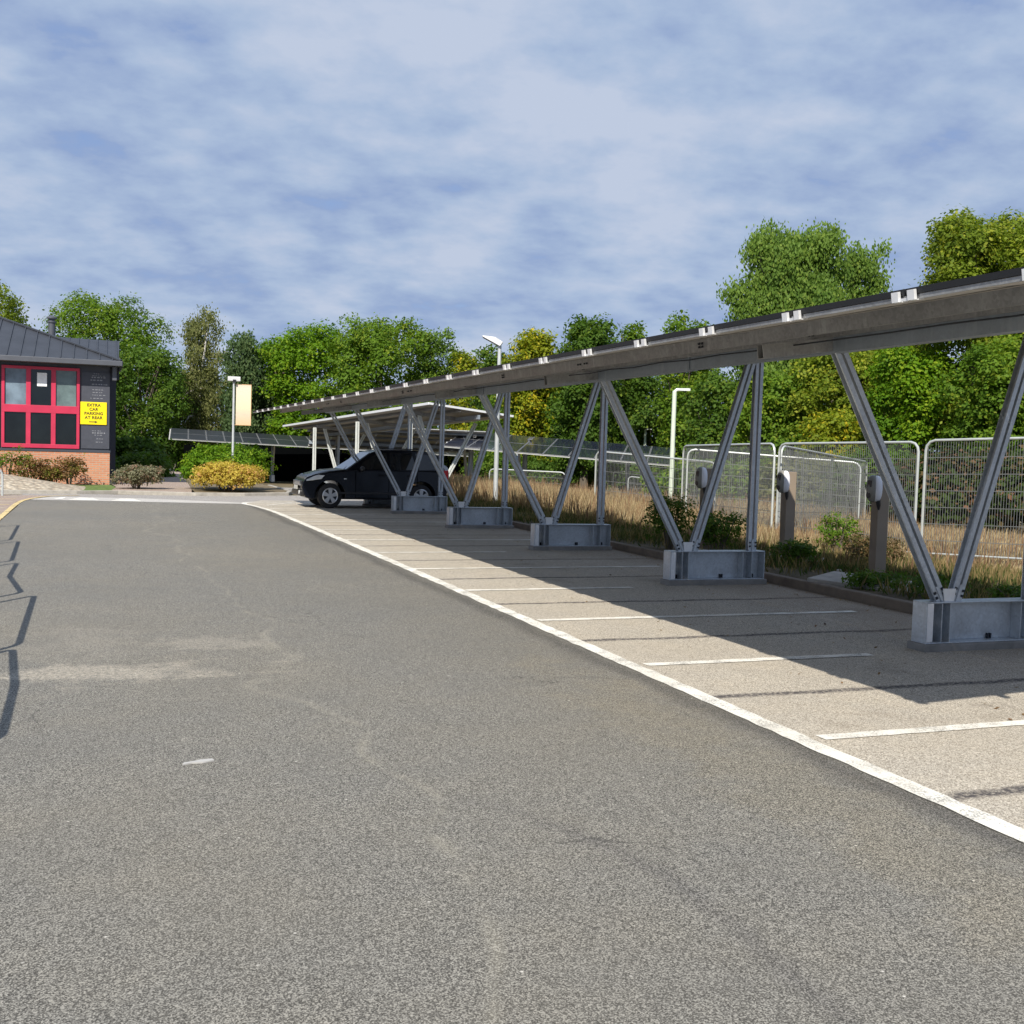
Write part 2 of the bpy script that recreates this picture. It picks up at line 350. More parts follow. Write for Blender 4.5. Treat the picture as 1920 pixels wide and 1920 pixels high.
def ribbon(name, pts, w, z, mat, seed=0, jit=.006, step=.12, **tg):
    rnd = random.Random(seed); P = []
    for a, b in zip(pts[:-1], pts[1:]):
        a = Vector(a); b = Vector(b); n_ = max(1, int((b-a).length/step)); P += [a.lerp(b, k/n_) for k in range(n_)]
    P.append(Vector(pts[-1])); vs = []
    for i, p in enumerate(P):
        t_ = (P[min(i+1, len(P)-1)]-P[max(i-1, 0)]).normalized(); nr = Vector((-t_.y, t_.x))
        for sgn in (1, -1):
            q = p+nr*(w/2*sgn+rnd.uniform(-jit, jit)); vs.append((q.x, q.y, z))
    fs = [(2*i, 2*i+1, 2*i+3, 2*i+2) for i in range(len(P)-1)]
    b = MB(); b.add(vs, fs); o = b.build(name, mat, fix=False); tag(o, kind='structure', **tg); return o
def arc(pts, n=5):
    """round a polyline with Catmull-Rom"""
    P = [Vector(p) for p in pts]; out = []
    for i in range(len(P)-1):
        p0 = P[max(i-1,0)]; p1 = P[i]; p2 = P[i+1]; p3 = P[min(i+2,len(P)-1)]
        for k in range(n):
            t_ = k/n; out.append(.5*((2*p1)+(p2-p0)*t_+(2*p0-5*p1+4*p2-p3)*t_*t_+(3*p1-p0-3*p2+p3)*t_**3))
    out.append(P[-1]); return out
ribbon('bay_line', arc([(4.09,-2),(4.10,5),(4.13,9),(4.17,15),(4.19,20),(4.19,26),(4.16,28.8),(4.02,30.8),(3.86,31.9),(4.0,32.6),(4.5,32.9),(6.5,32.95),(8.6,32.95)], 8), .145, .0105, M['white'], 1, .011, label='long white edge line of the bays, curving round the far end')
for n_ in range(-1, 11):
    y = 5.81+2.4*n_
    if n_ == 10: y -= .1
    x1 = 8.17 if n_ % 2 == 0 else 6.52
    ribbon('bay_line', [(4.25, y), (x1, y+.03)], .115, .0103, M['white'], 20+n_, .006, label=f'white line between two parking bays, {"long one reaching the kerb side" if n_%2==0 else "short one ending under the canopy"}')
for k, (a, b) in enumerate((((4.35,31.3),(5.3,32.7)), ((5.3,31.1),(6.3,32.6)))):
    ribbon('bay_line', [a, b], .09, .0107, M['white'], 50+k, label='diagonal white hatch stroke at the far end of the bays')
ribbon('yellow_line', arc([(-1.9,20),(-1.9,26),(-1.9,31.2),(-1.72,33.3),(-1.30,34.8),(-.5,35.6)], 6), .12, .0135, M['yellow'], 3, label='yellow kerb line curving beside the pink paving')
for k in range(9):
    y = 24+k*1.35
    ribbon('hatch_line', [(-5.2, y), (-2.05, y+1.0)], .14, .0125, M['pale'] if k % 2 else M['yellow'], 60+k, label='faded diagonal hatch line on the pink paving')
sheet('concrete_band', [(-1.55,33.7),(-1.9,33.1),(3.80,32.02),(3.95,32.5),(3.4,33.0),(1.2,34.3),(-1.2,34.75)], .0045, M['band'], label='pale raised crossing strip behind the dark lane')
for (cx, cy) in ((-.35,33.0),(.75,32.72)):
    sheet('hump_marking', [(cx-.42,cy+.0),(cx+.42,cy-.08),(cx+.22,cy+1.25),(cx-.12,cy+1.3)], .0095, M['white'], label='white triangle painted on the raised crossing strip')
sheet('hump_marking', [(-1.15,33.35),(-.92,33.3),(-.82,34.4),(-.95,34.4)], .0095, M['white'], label='thin white sliver painted at the left end of the strip')
ribbon('road_line', [(2.6,34.4),(3.3,34.3)], .1, .0045, M['white'], 71, label='short white dash on the pale road')
ribbon('road_line', [(5.7,38.9),(7.6,38.6)], .12, .0065, M['white'], 72, label='white line on the far road left of the black car')

def kerb(name, pts, w, h, mat, label, z0=-.05):
    P = [Vector(p) for p in pts]; b = MB(); vs = []
    for i, p in enumerate(P):
        t_ = (P[min(i+1, len(P)-1)]-P[max(i-1, 0)]).normalized(); nr = Vector((-t_.y, t_.x))*w/2
        for q, z in ((p+nr, z0), (p+nr, h-.012), (p+nr*.82, h), (p-nr*.82, h), (p-nr, h-.012), (p-nr, z0)): vs.append((q.x, q.y, z))
    fs = [(6*i+k, 6*i+(k+1)%6, 6*i+6+(k+1)%6, 6*i+6+k) for i in range(len(P)-1) for k in range(6)]
    b.add(vs, fs); o = b.build(name, mat); tag(o, kind='structure', label=label); return o
kerb('kerb', [(8.83, y) for y in np.arange(-6, 44.1, 1.0)], .13, .125, M['kerb'], 'long dark concrete kerb between the bays and the planted verge')
kerb('kerb', [(-14,36.3),(-5,36.3),(-.6,36.65),(.6,37.2),(1.6,37.0),(2.9,36.5),(4.4,36.7),(5.9,37.5),(6.25,39),(6.25,44)], .14, .10, M['kerb_pale'], 'pale kerb curving round the planted beds by the building')
# bed behind that kerb
sheet('pavement', [(.4,37.3),(1.6,37.12),(2.8,36.75),(3.0,39.5),(4.0,60),(-.5,60),(.6,40)], .09, M['paving'], label='pinkish footpath between the building and the round bushes')
M['bedsoil'] = plain('planting_bed_soil', (.16, .125, .075), .95, 0, .4, 3, .5)
sheet('planting_bed', [(2.9,36.62),(4.3,36.85),(5.8,37.6),(6.15,39),(6.15,50),(3.6,50),(3.0,39.5)], .085, M['bedsoil'], label='bare soil of the island bed under the round bushes')
M['lawn'] = plain('short_lawn', (.11, .17, .035), .95, 0, .4, 8, .6)
sheet('lawn', [(-14,36.4),(-5,36.4),(-.6,36.75),(.4,37.3),(.6,40),(.45,41.9),(-14,41.9)], .08, M['lawn'], label='strip of short green lawn at the foot of the brick wall')
def verge_z(x, y): return .10+.03*math.sin(x*2.1+y*.7)*math.sin(y*1.3) + (gz(x, y) if y > 24 or x > 12 else 0)
vxs = [8.9,9.3,9.8,10.4,11,11.8,12.6,13.4,14.2,15,16,17,18,20,23,27,33]; vys = list(np.arange(-4, 46.1, 1.0))
def verge_mat():
    t = NT('verge_soil'); v = t.coord(); a = t.noise(v, .8, 6, .65); b = t.noise(v, 14, 6, .75)
    c = t.ramp(a, [(.3, (.055,.060,.025)), (.5, (.13,.10,.055)), (.7, (.22,.165,.09))]); c = t.mix(t.ramp(b, [(.4, 0.0), (.7, .8)]), c, (.045, .035, .022))
    t.bsdf(c, .95, 0, t.bump(t.math('ADD', a, b), .9, .05)); return t.m
M['verge'] = verge_mat()
grid_sheet('verge', vxs, vys, verge_z, M['verge'], kind='structure', label='rough soil verge behind the kerb, littered with dead leaves')

# ------------------------------------------------------------------ solar canopy builder
def canopy(name, label, p0, p1, depth, rise, frames, floor, detail=2, clip_end=False, side=None, group=None, strut_white=False, endplate=True):
    """p0->p1 is the LOW eave (top face of panels); the roof rises away from it. side: +1/-1 picks the high side."""
    p0 = Vector(p0); p1 = Vector(p1); ay = (p1-p0).normalized(); L = (p1-p0).length
    ax = Vector((ay.y, -ay.x, 0)).normalized()*(side or 1); sl = math.atan2(rise, depth)
    an = (ax*math.cos(sl)+Vector((0,0,1))*math.sin(sl)).normalized()         # up the roof slope
    up = an.cross(ay) if (side or 1) > 0 else ay.cross(an); up.normalize()
    if up.z < 0: up = -up
    Z = Vector((0,0,1)); D = math.hypot(depth, rise)
    org = p0.copy(); org.z = floor(p0.x, p0.y)
    root = thing(name, label, 'solar canopy', org, group=group); o0 = p0-org
    # panels
    npan = max(1, round(L/1.012)); pw = L/npan; rows = 3; ph = D/rows
    def panel_mesh():
        b = MB()
        g = .008
        b.frame_box(Vector(), an, ay, up, (g, g, -.034), (ph-g, pw-g, 0), 0)
        b.frame_box(Vector(), an, ay, up, (.03, .03, 0), (ph-.03, pw-.03, .002), 1)
        b.frame_box(Vector(), an, ay, up, (.03, .03, -.037), (ph-.03, pw-.03, -.034), 2)
        return b
    if detail >= 2:
        first = {}
        for r_ in range(rows):
            if r_ == 2:
                b = MB()
                for k in range(npan):
                    q = panel_mesh(); off = o0+an*(ph*r_)+ay*(pw*k); b.add([Vector(v)+off for v in q.v], q.f); b.mi[-len(q.f):] = q.mi
                o = b.build('solar_panel_row', [M['panel_frame'], M['solar'], M['backsheet']], root); o['kind'] = 'stuff'
            else:
                for k in range(npan):
                    if 'm' not in first:
                        first['m'] = panel_mesh().build('solar_panel', [M['panel_frame'], M['solar'], M['backsheet']], root); o = first['m']
                    else:
                        o = first['m'].copy(); COL.objects.link(o); o.parent = root
                    o.location = o0+an*(ph*r_)+ay*(pw*k)
    else:
        fm = None
        for r_ in range(2):
            for k in range(npan):
                if fm is None:
                    ph2 = D/2; b = MB(); g = .012
                    b.frame_box(Vector(), an, ay, up, (g, g, -.04), (ph2-g, pw-g, 0), 0)
                    b.frame_box(Vector(), an, ay, up, (.04, .03, 0), (ph2-.04, pw-.03, .003), 1)
                    b.frame_box(Vector(), an, ay, up, (.03, .03, -.044), (ph2-.03, pw-.03, -.04), 2)
                    fm = b.build('solar_panel', [M['galv_dark'], M['solar_dull' if rise < .65 else 'solar'], M['backsheet']], root); o = fm
                else: o = fm.copy(); COL.objects.link(o); o.parent = root
                o.location = o0+an*(D/2*r_)+ay*(pw*k)
    # eave rail + clips
    b = MB(); b.frame_box(o0, an, ay, up, (.015, 0, -.062), (.05, L, -.0375)); b.build('eave_rail', M['galv_dark' if detail >= 2 else 'white_steel'], root)
    if detail >= 2:
        cf = None
        for k in range(npan):
            if cf is None:
                b = MB()
                for y in (-.085, .04): 
                    b.frame_box(Vector(), an, ay, up, (-.014, y-.008, -.064), (.004, y+.045, -.010)); b.frame_box(Vector(), an, ay, up, (.004, y-.008, -.067), (.05, y+.045, -.062))
                b.frame_box(Vector(), an, ay, up, (-.006, -.04, -.064), (.0, .04, -.048))
                cf = b.build('panel_clip', M['alu'], root); o = cf
            else: o = cf.copy(); COL.objects.link(o); o.parent = root
            o.location = o0+ay*(pw*k+ (pw if k == 0 else 0))
            if k == 0: o.location = o0+ay*.12
    if clip_end:
        b = MB(); b.frame_box(Vector(), an, ay, up, (0, 0, -.09), (.12, .05, .0)); e0 = b.build('end_bracket', M['alu'], root)
        for k in range(6):
            e = e0 if k == 0 else e0.copy()
            if k: COL.objects.link(e); e.parent = root
            e.location = o0+an*(D*(k+.3)/6)+ay*L
    if strut_white:
        b = MB(); b.frame_box(o0, an, ay, up, (D-.03, -.02, -.07), (D+.015, L+.02, .008)); b.frame_box(o0, an, ay, up, (0, -.04, -.06), (D, -.004, .006)); b.build('edge_rail', M['alu'], root)
    # purlins along the row
    hz = .10
    for i, x in enumerate((.75, 1.85, 3.0, 3.95, D-.45)):
        if x > D-.2: continue
        b = MB(); n_ = max(1, int(L/6.1)); 
        for k in range(n_):
            y0 = L*k/n_; y1 = L*(k+1)/n_-.006
            b.frame_box(o0, an, ay, up, (x, y0, -.045-hz), (x+.006, y1, -.045)); b.frame_box(o0, an, ay, up, (x+.006, y0, -.045-hz), (x+.065, y1, -.045-hz+.006))
            b.frame_box(o0, an, ay, up, (x+.006, y0, -.051), (x+.065, y1, -.045)); b.frame_box(o0, an, ay, up, (x+.059, y0, -.045-hz+.006), (x+.065, y1, -.045-hz+.025))
            if detail >= 2 and i == 0:
                for yy in (y0+.05, y0+.11, y1-.05, y1-.11): b.frame_box(o0, an, ay, up, (x-.012, yy-.009, -.045-hz*.5-.009), (x, yy+.009, -.045-hz*.5+.009), 1)
        # bolt heads over every frame
        if detail >= 2:
            for fy in frames:
                for dy in (0, .05):
                    for dz in (.35, .62): b.frame_box(o0, an, ay, up, (x-.012, fy+dy-.009, -.045-hz*dz-.009), (x, fy+dy+.009, -.045-hz*dz+.009), 1)
        b.build('purlin', [M['purlin'], M['slot']], root)
    # rafters (across, at each frame), longitudinal beam
    xb = 2.02 if detail >= 2 else D*.4
    zb_top = -.045-hz
    b = MB()
    for k in range(max(1, int(round(L/6.3)))):
        n_ = max(1, int(round(L/6.3))); y0 = L*k/n_+(.0 if k else 0); y1 = L*(k+1)/n_-.012; zo = -.006*(k % 2)
        b.frame_box(o0, ax, ay, Z, (xb, y0, rise*xb/depth-.280+zo), (xb+.055, y1, rise*xb/depth-.147+zo))
        b.frame_box(o0, ax, ay, Z, (xb-.012, y0-.006, rise*xb/depth-.288), (xb-.0005, y0+.03, rise*xb/depth-.147))
        b.frame_box(o0, ax, ay, Z, (xb+.055, y0, rise*xb/depth-.280+zo), (xb+.11, y1, rise*xb/depth-.272+zo))
    b.build('longitudinal_beam', M['beam'], root)
    sup = lambda x: rise*x/depth
    if detail >= 2:
        b = MB(); cp = []
        for k in range(int(L/.62)+1):
            y = min(L-.05, k*.62+.05); cp.append(o0+ax*1.62+ay*y+Z*(rise*1.62/depth-.168-.018*abs(math.sin(k*1.7))))
        b.tube(cp, .007, 6); b.build('cable', M['slot'], root)
    fr = None
    for fi, fy in enumerate(frames):
        base = o0+ay*fy; fl = floor((p0+ay*fy).x, (p0+ay*fy).y)-org.z - base.z
        # fl: ground level relative to eave point in base frame
        b = MB(); b.frame_box(base, an, ay, up, (1.3, -.05, zb_top-.12), (D-.15, -.042, zb_top-.0)); b.frame_box(base, an, ay, up, (1.3, .034, zb_top-.12), (D-.15, .042, zb_top-.0))
        b.frame_box(base, an, ay, up, (1.3, -.042, zb_top-.12), (D-.15, .034, zb_top-.112))
        # the rafter is notched over the longitudinal beam
        rf = b.build('rafter', M['galv_dark'], root)
        if detail >= 2: x0, x1, ap, pz, w = 3.14, 4.60, 3.42, .46, 1.0
        else: x0, x1, ap, pz, w = D*.52, D*.52+1.5, D*.60, .46, 1.0
        zt = fl+pz
        if detail >= 2:
            b = MB(); b.frame_box(base, ax, ay, Z, (x0-.025, -.125, fl-.03), (x1+.03, .125, fl+.075)); b.build('concrete_footing', M['concrete'], root, bevel=.012)
        b = MB(); H = .009
        b.frame_box(base, ax, ay, Z, (x0, -.095, zt-.012), (x1, .095, zt)); b.frame_box(base, ax, ay, Z, (x0, -.095, fl+.075), (x1, .095, fl+.085))
        b.frame_box(base, ax, ay, Z, (x0+.012, .045, fl+.085), (x1-.012, .055, zt-.012))
        b.frame_box(base, ax, ay, Z, (x0, -.095, fl+.085), (x0+.012, .095, zt-.012)); b.frame_box(base, ax, ay, Z, (x1-.012, -.095, fl+.085), (x1, .095, zt-.012))
        if detail >= 2:
            for xx in (ap-.095, ap+.0, x1-.34, x1-.20): b.frame_box(base, ax, ay, Z, (xx, -.085, fl+.085), (xx+.008, .045, zt-.012))
            b.frame_box(base, ax, ay, Z, (x0+.016, -.092, fl+.088), (x0+.085, -.086, zt-.014), 2)       # bright stiffener tab
            for xx in (x0+.16, x0+.19, ap+.55, ap+.58, x1-.12): b.frame_box(base, ax, ay, Z, (xx, .02, fl+.085), (xx+.018, .05, fl+.135), 1)
        b.build('base_frame', [M['galv'], M['slot'], M['alu']], root, bevel=.003 if detail >= 2 else 0)
        # struts: twin channels with a gap
        def strut(a, c_, nm, wd=.118, off=-.0):
            a = base+ax*a[0]+Z*a[1]; c_ = base+ax*c_[0]+Z*c_[1]
            d_ = (c_-a).normalized(); sd = d_.cross(ay).normalized()   # in-plane width dir
            bb = MB(); q = (wd-.028)/2; LL = (c_-a).length; h_ = .040
            for sg in (-1, 1):
                e = .014*sg; f_ = (.014+q)*sg; lo, hi = min(e, f_), max(e, f_)
                bb.frame_box(a, d_, sd, ay, (0, lo, -h_), (LL, hi, -h_+.006)); bb.frame_box(a, d_, sd, ay, (0, lo, h_-.006), (LL, hi, h_))
                bb.frame_box(a, d_, sd, ay, (0, min(e, e+.006*sg), -h_+.006), (LL, max(e, e+.006*sg), h_-.006))
                bb.frame_box(a, d_, sd, ay, (0, min(f_, f_-.006*sg), -h_+.006), (LL, max(f_, f_-.006*sg), -h_+.02))
            # gusset at the foot + bolts
            bb.frame_box(a, d_, sd, ay, (-.01, -.0135, -.052), (.16, .0135, .052))
            if detail >= 2:
                for t_ in (.05, .10):
                    for e in (-.045, .045): bb.frame_box(a, d_, sd, ay, (t_, e-.011, -h_-.012), (t_+.022, e+.011, -h_), 1)
            return bb.build(nm, [M['white_steel'] if strut_white else M['galv'], M['slot']], root)
        zr = lambda x: sup(x)-.045-hz-.12
        xa = ap-.06; strut((xa, zt), (ap-.06-(zr(ap-1.35)-zt)*.56, zr(ap-1.35)+.02), 'raking_strut')
        strut((ap+.10, zt), (ap+.10+(zr(ap+.9)-zt)*.31, zr(ap+.9)+.02), 'raking_strut')
        xp = x1-.17; strut((xp, zt), (xp, zr(xp)), 'post')
        if detail >= 2:
            b = MB(); b.prism([(ap-.055, zt+.001), (ap-.075, zt+.12), (ap+.075, zt+.12), (ap+.055, zt+.001)], 'y', -.062, -.056)
            b.v = [tuple(base+ax*vx[0]+ay*vx[1]+Z*vx[2]) for vx in b.v]; b.build('gusset_plate', M['alu'], root)
    return root

flat = lambda x, y: 0.0
FY = [8.36-3.9, 13.28-3.9, 18.22-3.9, 23.28-3.9, 28.22-3.9, 31.45-3.9]
canopy('solar_canopy', 'long galvanised solar carport over the marked bays on the right', (4.0, 3.9, 2.66), (4.0, 31.7, 2.595), 5.15, .78, FY, flat, 2)

# far canopies on the lower ground
a = at(903, 856, 67.0); b_ = at(318, 822, 62)
canopy('solar_canopy', 'low solar canopy with dark panels behind the round bushes, far left', a, b_, 4.9, .62, [3, 12, 21], gz, 1, clip_end=True, side=1 if Vector(((b_-a).y, -(b_-a).x)).dot(Vector((0,1))) > 0 else -1)
a = at(1262, 872, 45); b_ = at(828, 835.5, 46.5)
canopy('solar_canopy', 'low solar canopy with pale reflecting panels behind the dry grass', a, b_, 4.9, .70, [2, 6.6, 9], gz, 1, clip_end=True, side=1 if Vector(((b_-a).y, -(b_-a).x)).dot(Vector((0,1))) > 0 else -1)
# canopy whose high side faces the lane; its low eave is on the far side
hiA = at(554, 797, 47); hiB = at(850, 752, 33); loB = at(962, 779, 36); loA = hiA+(loB-hiB)
dirv = (hiA-hiB).normalized(); dep = abs((loB-hiB).dot(Vector((dirv.y, -dirv.x, 0)).normalized()))
canopy('solar_canopy', 'solar canopy with slatted underside showing behind the black car', loB, loA, dep, hiB.z-loB.z, [1.6, 6.6, 11.6], gz, 1, side=-1, strut_white=True)
a = at(577, 836, 52); b_ = at(880, 848, 53.6); px = Vector(((b_-a).y, -(b_-a).x, 0)).normalized(); px = px if px.y < 0 else -px
canopy('solar_canopy', 'tilted solar canopy with slotted purlins beyond the black car roof', a, b_, 4.9, .95, [1.2, 7, 9.5], gz, 1, side=1 if Vector(((b_-a).y, -(b_-a).x, 0)).dot(px) > 0 else -1)

# ------------------------------------------------------------------ building
def brick_mat():
    t = NT('red_brick'); c0 = t.n('ShaderNodeTexCoord'); s0 = t.n('ShaderNodeSeparateXYZ', {0: c0.outputs['Object']})
    uv = t.n('ShaderNodeCombineXYZ', {0: t.math('ADD', s0.outputs[0], s0.outputs[1]), 1: s0.outputs[2]}).outputs[0]
    br = t.n('ShaderNodeTexBrick', {'Vector': uv, 'Color1': (.52,.20,.11,1), 'Color2': (.62,.27,.15,1), 'Mortar': (.42,.36,.29,1), 'Scale': 1.0, 'Mortar Size': .010, 'Brick Width': .225, 'Row Height': .075, 'Bias': -.1})
    c = t.mix(t.math('MULTIPLY', t.noise(c0.outputs['Object'], 2.5, 5, .6), .35), br.outputs[0], (.38, .22, .13))
    t.bsdf(c, .9, 0, t.bump(br.outputs['Fac'], .5, -.01)); return t.m
M['brick'] = brick_mat()
M['cladding'] = plain('dark_blue_grey_cladding', (.055, .062, .082), .5, .1, .12, 1.2)
M['fascia'] = plain('grey_fascia', (.085, .092, .11), .45, .1, .1, 2)
M['red'] = plain('crimson_window_paint', (.50, .026, .075), .45, 0, .12, 2)
M['roofm'] = plain('grey_metal_roof_sheet', (.045, .050, .062), .5, .2, .15, 1.5)
M['soffit'] = plain('black_soffit', (.015, .016, .02), .8)
def glass(name, tint, rough=.06):
    t = NT(name); v = t.coord(); c = t.mix(t.ramp(t.noise(v, 1.4, 4, .6), [(.35, 0.0), (.65, 1.0)]), tuple(x*.6 for x in tint), tuple(x*1.3 for x in tint))
    t.bsdf(c, rough, .0, **{'Specular IOR Level': .6}); return t.m
M['glass_blue'] = glass('blue_grey_window_glass', (.15, .20, .25))
M['glass_teal'] = glass('green_grey_window_glass', (.13, .18, .18))
M['glass_black'] = glass('dark_window_glass', (.006, .009, .010), .12)
BX = .40; BY = 42.0
bld = thing('brick_pavilion', 'low brick and dark clad building with red framed windows and hipped grey roof', 'building', (BX, BY, 0))
def bz(u, v): p = at_y(u, v, BY); return p.x-BX, p.z
_, zb = bz(207, 848); _, ze = bz(214, 688)
b = MB(); b.box((-14, 0, 0), (0, 9, zb)); b.build('brick_wall', M['brick'], bld)
b = MB(); b.box((-14, .04, zb+.003), (-.03, 9, ze)); b.box((-14, -.02, zb-.02), (.02, .04, zb+.06)); b.build('clad_wall', M['cladding'], bld)
wx0, wzt = bz(6, 690); wx1, _ = bz(147, 702); _, wzb = bz(145, 838)
wzt += .06
# window: sits in the cladding, panes slightly behind the frame
wn_o = MB(); fw = .115; xs_ = [wx0+(wx1-wx0)*k/3 for k in range(4)]; zm = wzb+(wzt-wzb)*.475
for x in xs_: wn_o.box((x-(.05 if x in (xs_[0], xs_[3]) else .075), -.05, wzb), (x+(.05 if x in (xs_[0], xs_[3]) else .075), .037, wzt))
for z, h in ((wzb, .07), (zm, .13), (wzt, .05)): wn_o.box((wx0-.047, -.054, z-h), (wx1+.047, .034, z+h))
wf = wn_o.build('window_frame', M['red'], bld, bevel=.008)
for i in range(3):
    for j in range(2):
        z0, z1 = (wzb+.07, zm-.13) if j == 0 else (zm+.13, wzt-.05)
        m_ = M['glass_black'] if j == 0 else (M['glass_blue'], M['glass_black'], M['glass_teal'])[i]
        b = MB(); b.box((xs_[i]+.07, .005, z0), (xs_[i+1]-.07, .03, z1)); o = b.build('window_pane', m_, wf)
b = MB(); b.box((xs_[1]+.27, -.004, wzt-.62), (xs_[1]+.58, .001, wzt-.16)); b.build('paper_notice', plain('white_paper', (.85,.87,.9), .8), wf)
# second window bay edge at far left
b = MB(); b.box((wx0-.35, -.03, wzb-.1), (wx0-.11, .03, wzt+.1)); b.build('wall_panel', M['fascia'], bld)
b = MB(); b.box((wx0-4.0, -.05, wzb), (wx0-.42, .03, wzt)); b.build('window_frame', M['red'], bld)
# board with faded lettering
bx0, bzt = bz(153, 697); bx1, _ = bz(206, 700); _, bzb = bz(205, 842)
b = MB(); b.box((bx0, .0, bzb), (bx1, .0385, bzt)); brd = b.build('notice_board', plain('dark_board', (.06,.065,.085), .5, .1), bld)
rnd = random.Random(4); b = MB()
for v_, w_, n_ in ((701,.20,0),(705,.42,0),(708,.45,1),(713,.4,1),(721,.45,1),(731,.35,0),(736,.3,0),(741,.38,0),(747,.38,0),(808,.3,0),(812,.42,1),(816,.2,0),(823,.18,0),(829,.2,0)):
    cx, z = bz(182+rnd.uniform(-2, 4), v_); x = cx-w_/2
    while x < cx+w_/2:
        l = rnd.uniform(.03, .09); b.box((x, -.003, z-(.018 if n_ else .009)), (x+l, .0005, z+(.018 if n_ else .009))); x += l+rnd.uniform(.02, .05)
b.build('faded_lettering', plain('faded_lettering_paint', (.26,.27,.30), .7), brd)
# yellow sign
sx0, szt = bz(151, 753); sx1, szb = bz(200, 797)
sg = thing('yellow_sign', 'yellow sign reading EXTRA CAR PARKING AT REAR on dark cladding', 'sign', (BX+(sx0+sx1)/2, BY-.012, (szt+szb)/2))
M['signyellow'] = plain('sign_yellow', (.93, .72, .0), .5, 0, .02)
w2, h2 = (sx1-sx0)/2, (szt-szb)/2
b = MB(); b.box((-w2, -.03, -h2), (w2, .006, h2)); b.build('sign_panel', M['signyellow'], sg, bevel=.01)
M['signtext'] = plain('sign_dark_text', (.10, .085, .01), .7)
def text_mesh(name, body, size, loc, rot, mat, parent, bold=0.0, depth=.002):
    cu = bpy.data.curves.new(name, 'FONT'); cu.body = body; cu.size = size; cu.align_x = 'CENTER'; cu.align_y = 'CENTER'; cu.extrude = depth; cu.offset = bold
    cu.space_character = 1.08
    tmp = bpy.data.objects.new(name, cu); COL.objects.link(tmp); bpy.context.view_layer.update()
    me = bpy.data.meshes.new_from_object(tmp.evaluated_get(bpy.context.evaluated_depsgraph_get())); bpy.data.objects.remove(tmp)
    o = bpy.data.objects.new(name, me); me.materials.clear(); me.materials.append(mat); COL.objects.link(o); o.parent = parent; o.location = loc; o.rotation_euler = rot; return o
for k, s_ in enumerate(('EXTRA', 'CAR', 'PARKING', 'AT REAR')):
    text_mesh('lettering', s_, .138, (0, -.034, h2*.72-k*h2*.37), (R(90), 0, 0), M['signtext'], sg, .006)
b = MB(); z = -h2*.76; b.prism([(-.15, z-.018), (.04, z-.018), (.04, z-.05), (.14, z), (.04, z+.05), (.04, z+.018), (-.15, z+.018)], 'y', -.034, -.030); b.build('arrow', M['signtext'], sg)
# roof: front hip with seams
ex, ez = .34, bz(222, 681)[1]
pt = .39; ey = -.62; T = 8.0
b = MB(); th = .05
def hip(x, y): return ez+.02+pt*min(y-ey, ex-x)
v0 = [(-14, ey, hip(-14, ey)), (ex, ey, ez+.02), (ex-T, ey+T, ez+.02+pt*T), (-14, ey+T, ez+.02+pt*T)]
v1 = [(ex, ey, ez+.02), (ex, ey+2*T, ez+.02), (ex-T, ey+T, ez+.02+pt*T)]
b.add(v0+[(x, y, z-th) for x, y, z in v0], [(0,1,2,3),(7,6,5,4),(0,4,5,1),(1,5,6,2),(2,6,7,3),(3,7,4,0)])
b.add(v1+[(x, y, z-th) for x, y, z in v1], [(0,1,2),(5,4,3),(0,3,4,1),(1,4,5,2),(2,5,3,0)])
for k in range(34):
    x = ex-.28-k*.42; yt = min(T+ey, ex-x+ey)
    b.bar((x, ey+.02, ez+.045), (x, yt, ez+.045+pt*(yt-ey)), .03, .035, side=(0,0,1))
for k in range(17):
    y = ey+.5+k*.42; L_ = min(y-ey, T)
    b.bar((ex-.02, y, ez+.045), (ex-L_, y, ez+.045+pt*L_), .03, .035, side=(0,0,1))
b.bar((ex, ey, ez+.06), (ex-T, ey+T, ez+.06+pt*T), .10, .05, side=(0,0,1))
rf = b.build('roof', M['roofm'], bld)
b = MB(); b.box((-14, ey-.08, ez-.14), (ex+.04, ey+.03, ez+.035)); b.box((ex-.03, ey+.03, ez-.14), (ex+.06, ey+3.5, ez+.035)); b.box((-14, ey+.03, ez-.14), (ex-.03, .02, ez-.11))
b.build('gutter', M['fascia'], bld, bevel=.015)
b = MB(); b.box((-14, -.03, ze+.002), (.03, 0.035, ez-.14)); b.build('soffit', M['soffit'], bld)
# side gutter bracket and rear wing
p1_ = at_y(224, 640, 50.0); p0_ = at_y(222, 682, 46.0)
X0 = .75-BX+.3
b = MB(); zt_ = p1_.z; zl = p0_.z
xr = p0_.x-BX
v0 = [(-7, 46-BY, zl), (xr, 46-BY, zl), (p1_.x-BX, 50-BY, zt_), (-7, 50-BY, zt_+.1)]
b.add(v0+[(x, y, z-.08) for x, y, z in v0], [(0,1,2,3),(7,6,5,4),(0,4,5,1),(1,5,6,2),(2,6,7,3),(3,7,4,0)])
for k in range(18):
    x = xr-.06-k*.36; b.bar((x, 46.05-BY, zl+.03), (x+.02, 50-BY, zt_+.03), .04, .04, side=(0,0,1))
b.box((-7, 50.02-BY, zt_-1.6), (p1_.x-BX, 50.4-BY, zt_-.02))
b.build('rear_wing_roof', M['roofm'], bld)
b = MB(); b.box((.06, -.3, ez-.62), (.20, .3, ez-.15)); b.build('side_fascia', M['fascia'], bld)
b = MB(); b.box((-6, 46.3-BY+.002, 0), (.25, 50-BY, zl-.1)); b.build('rear_wing_wall', M['cladding'], bld)
fb = at_y(97, 628, 46.5); 
fl_ = MB(); fx, fz = fb.x-BX, fb.z
fl_.lathe([(.125, -.9), (.125, .45), (.16, .46), (.16, .52), (.11, .53), (.11, .60), (.19, .61), (.19, .66), (.06, .74)], (fx, 46.5-BY, fz), 'z', 20)
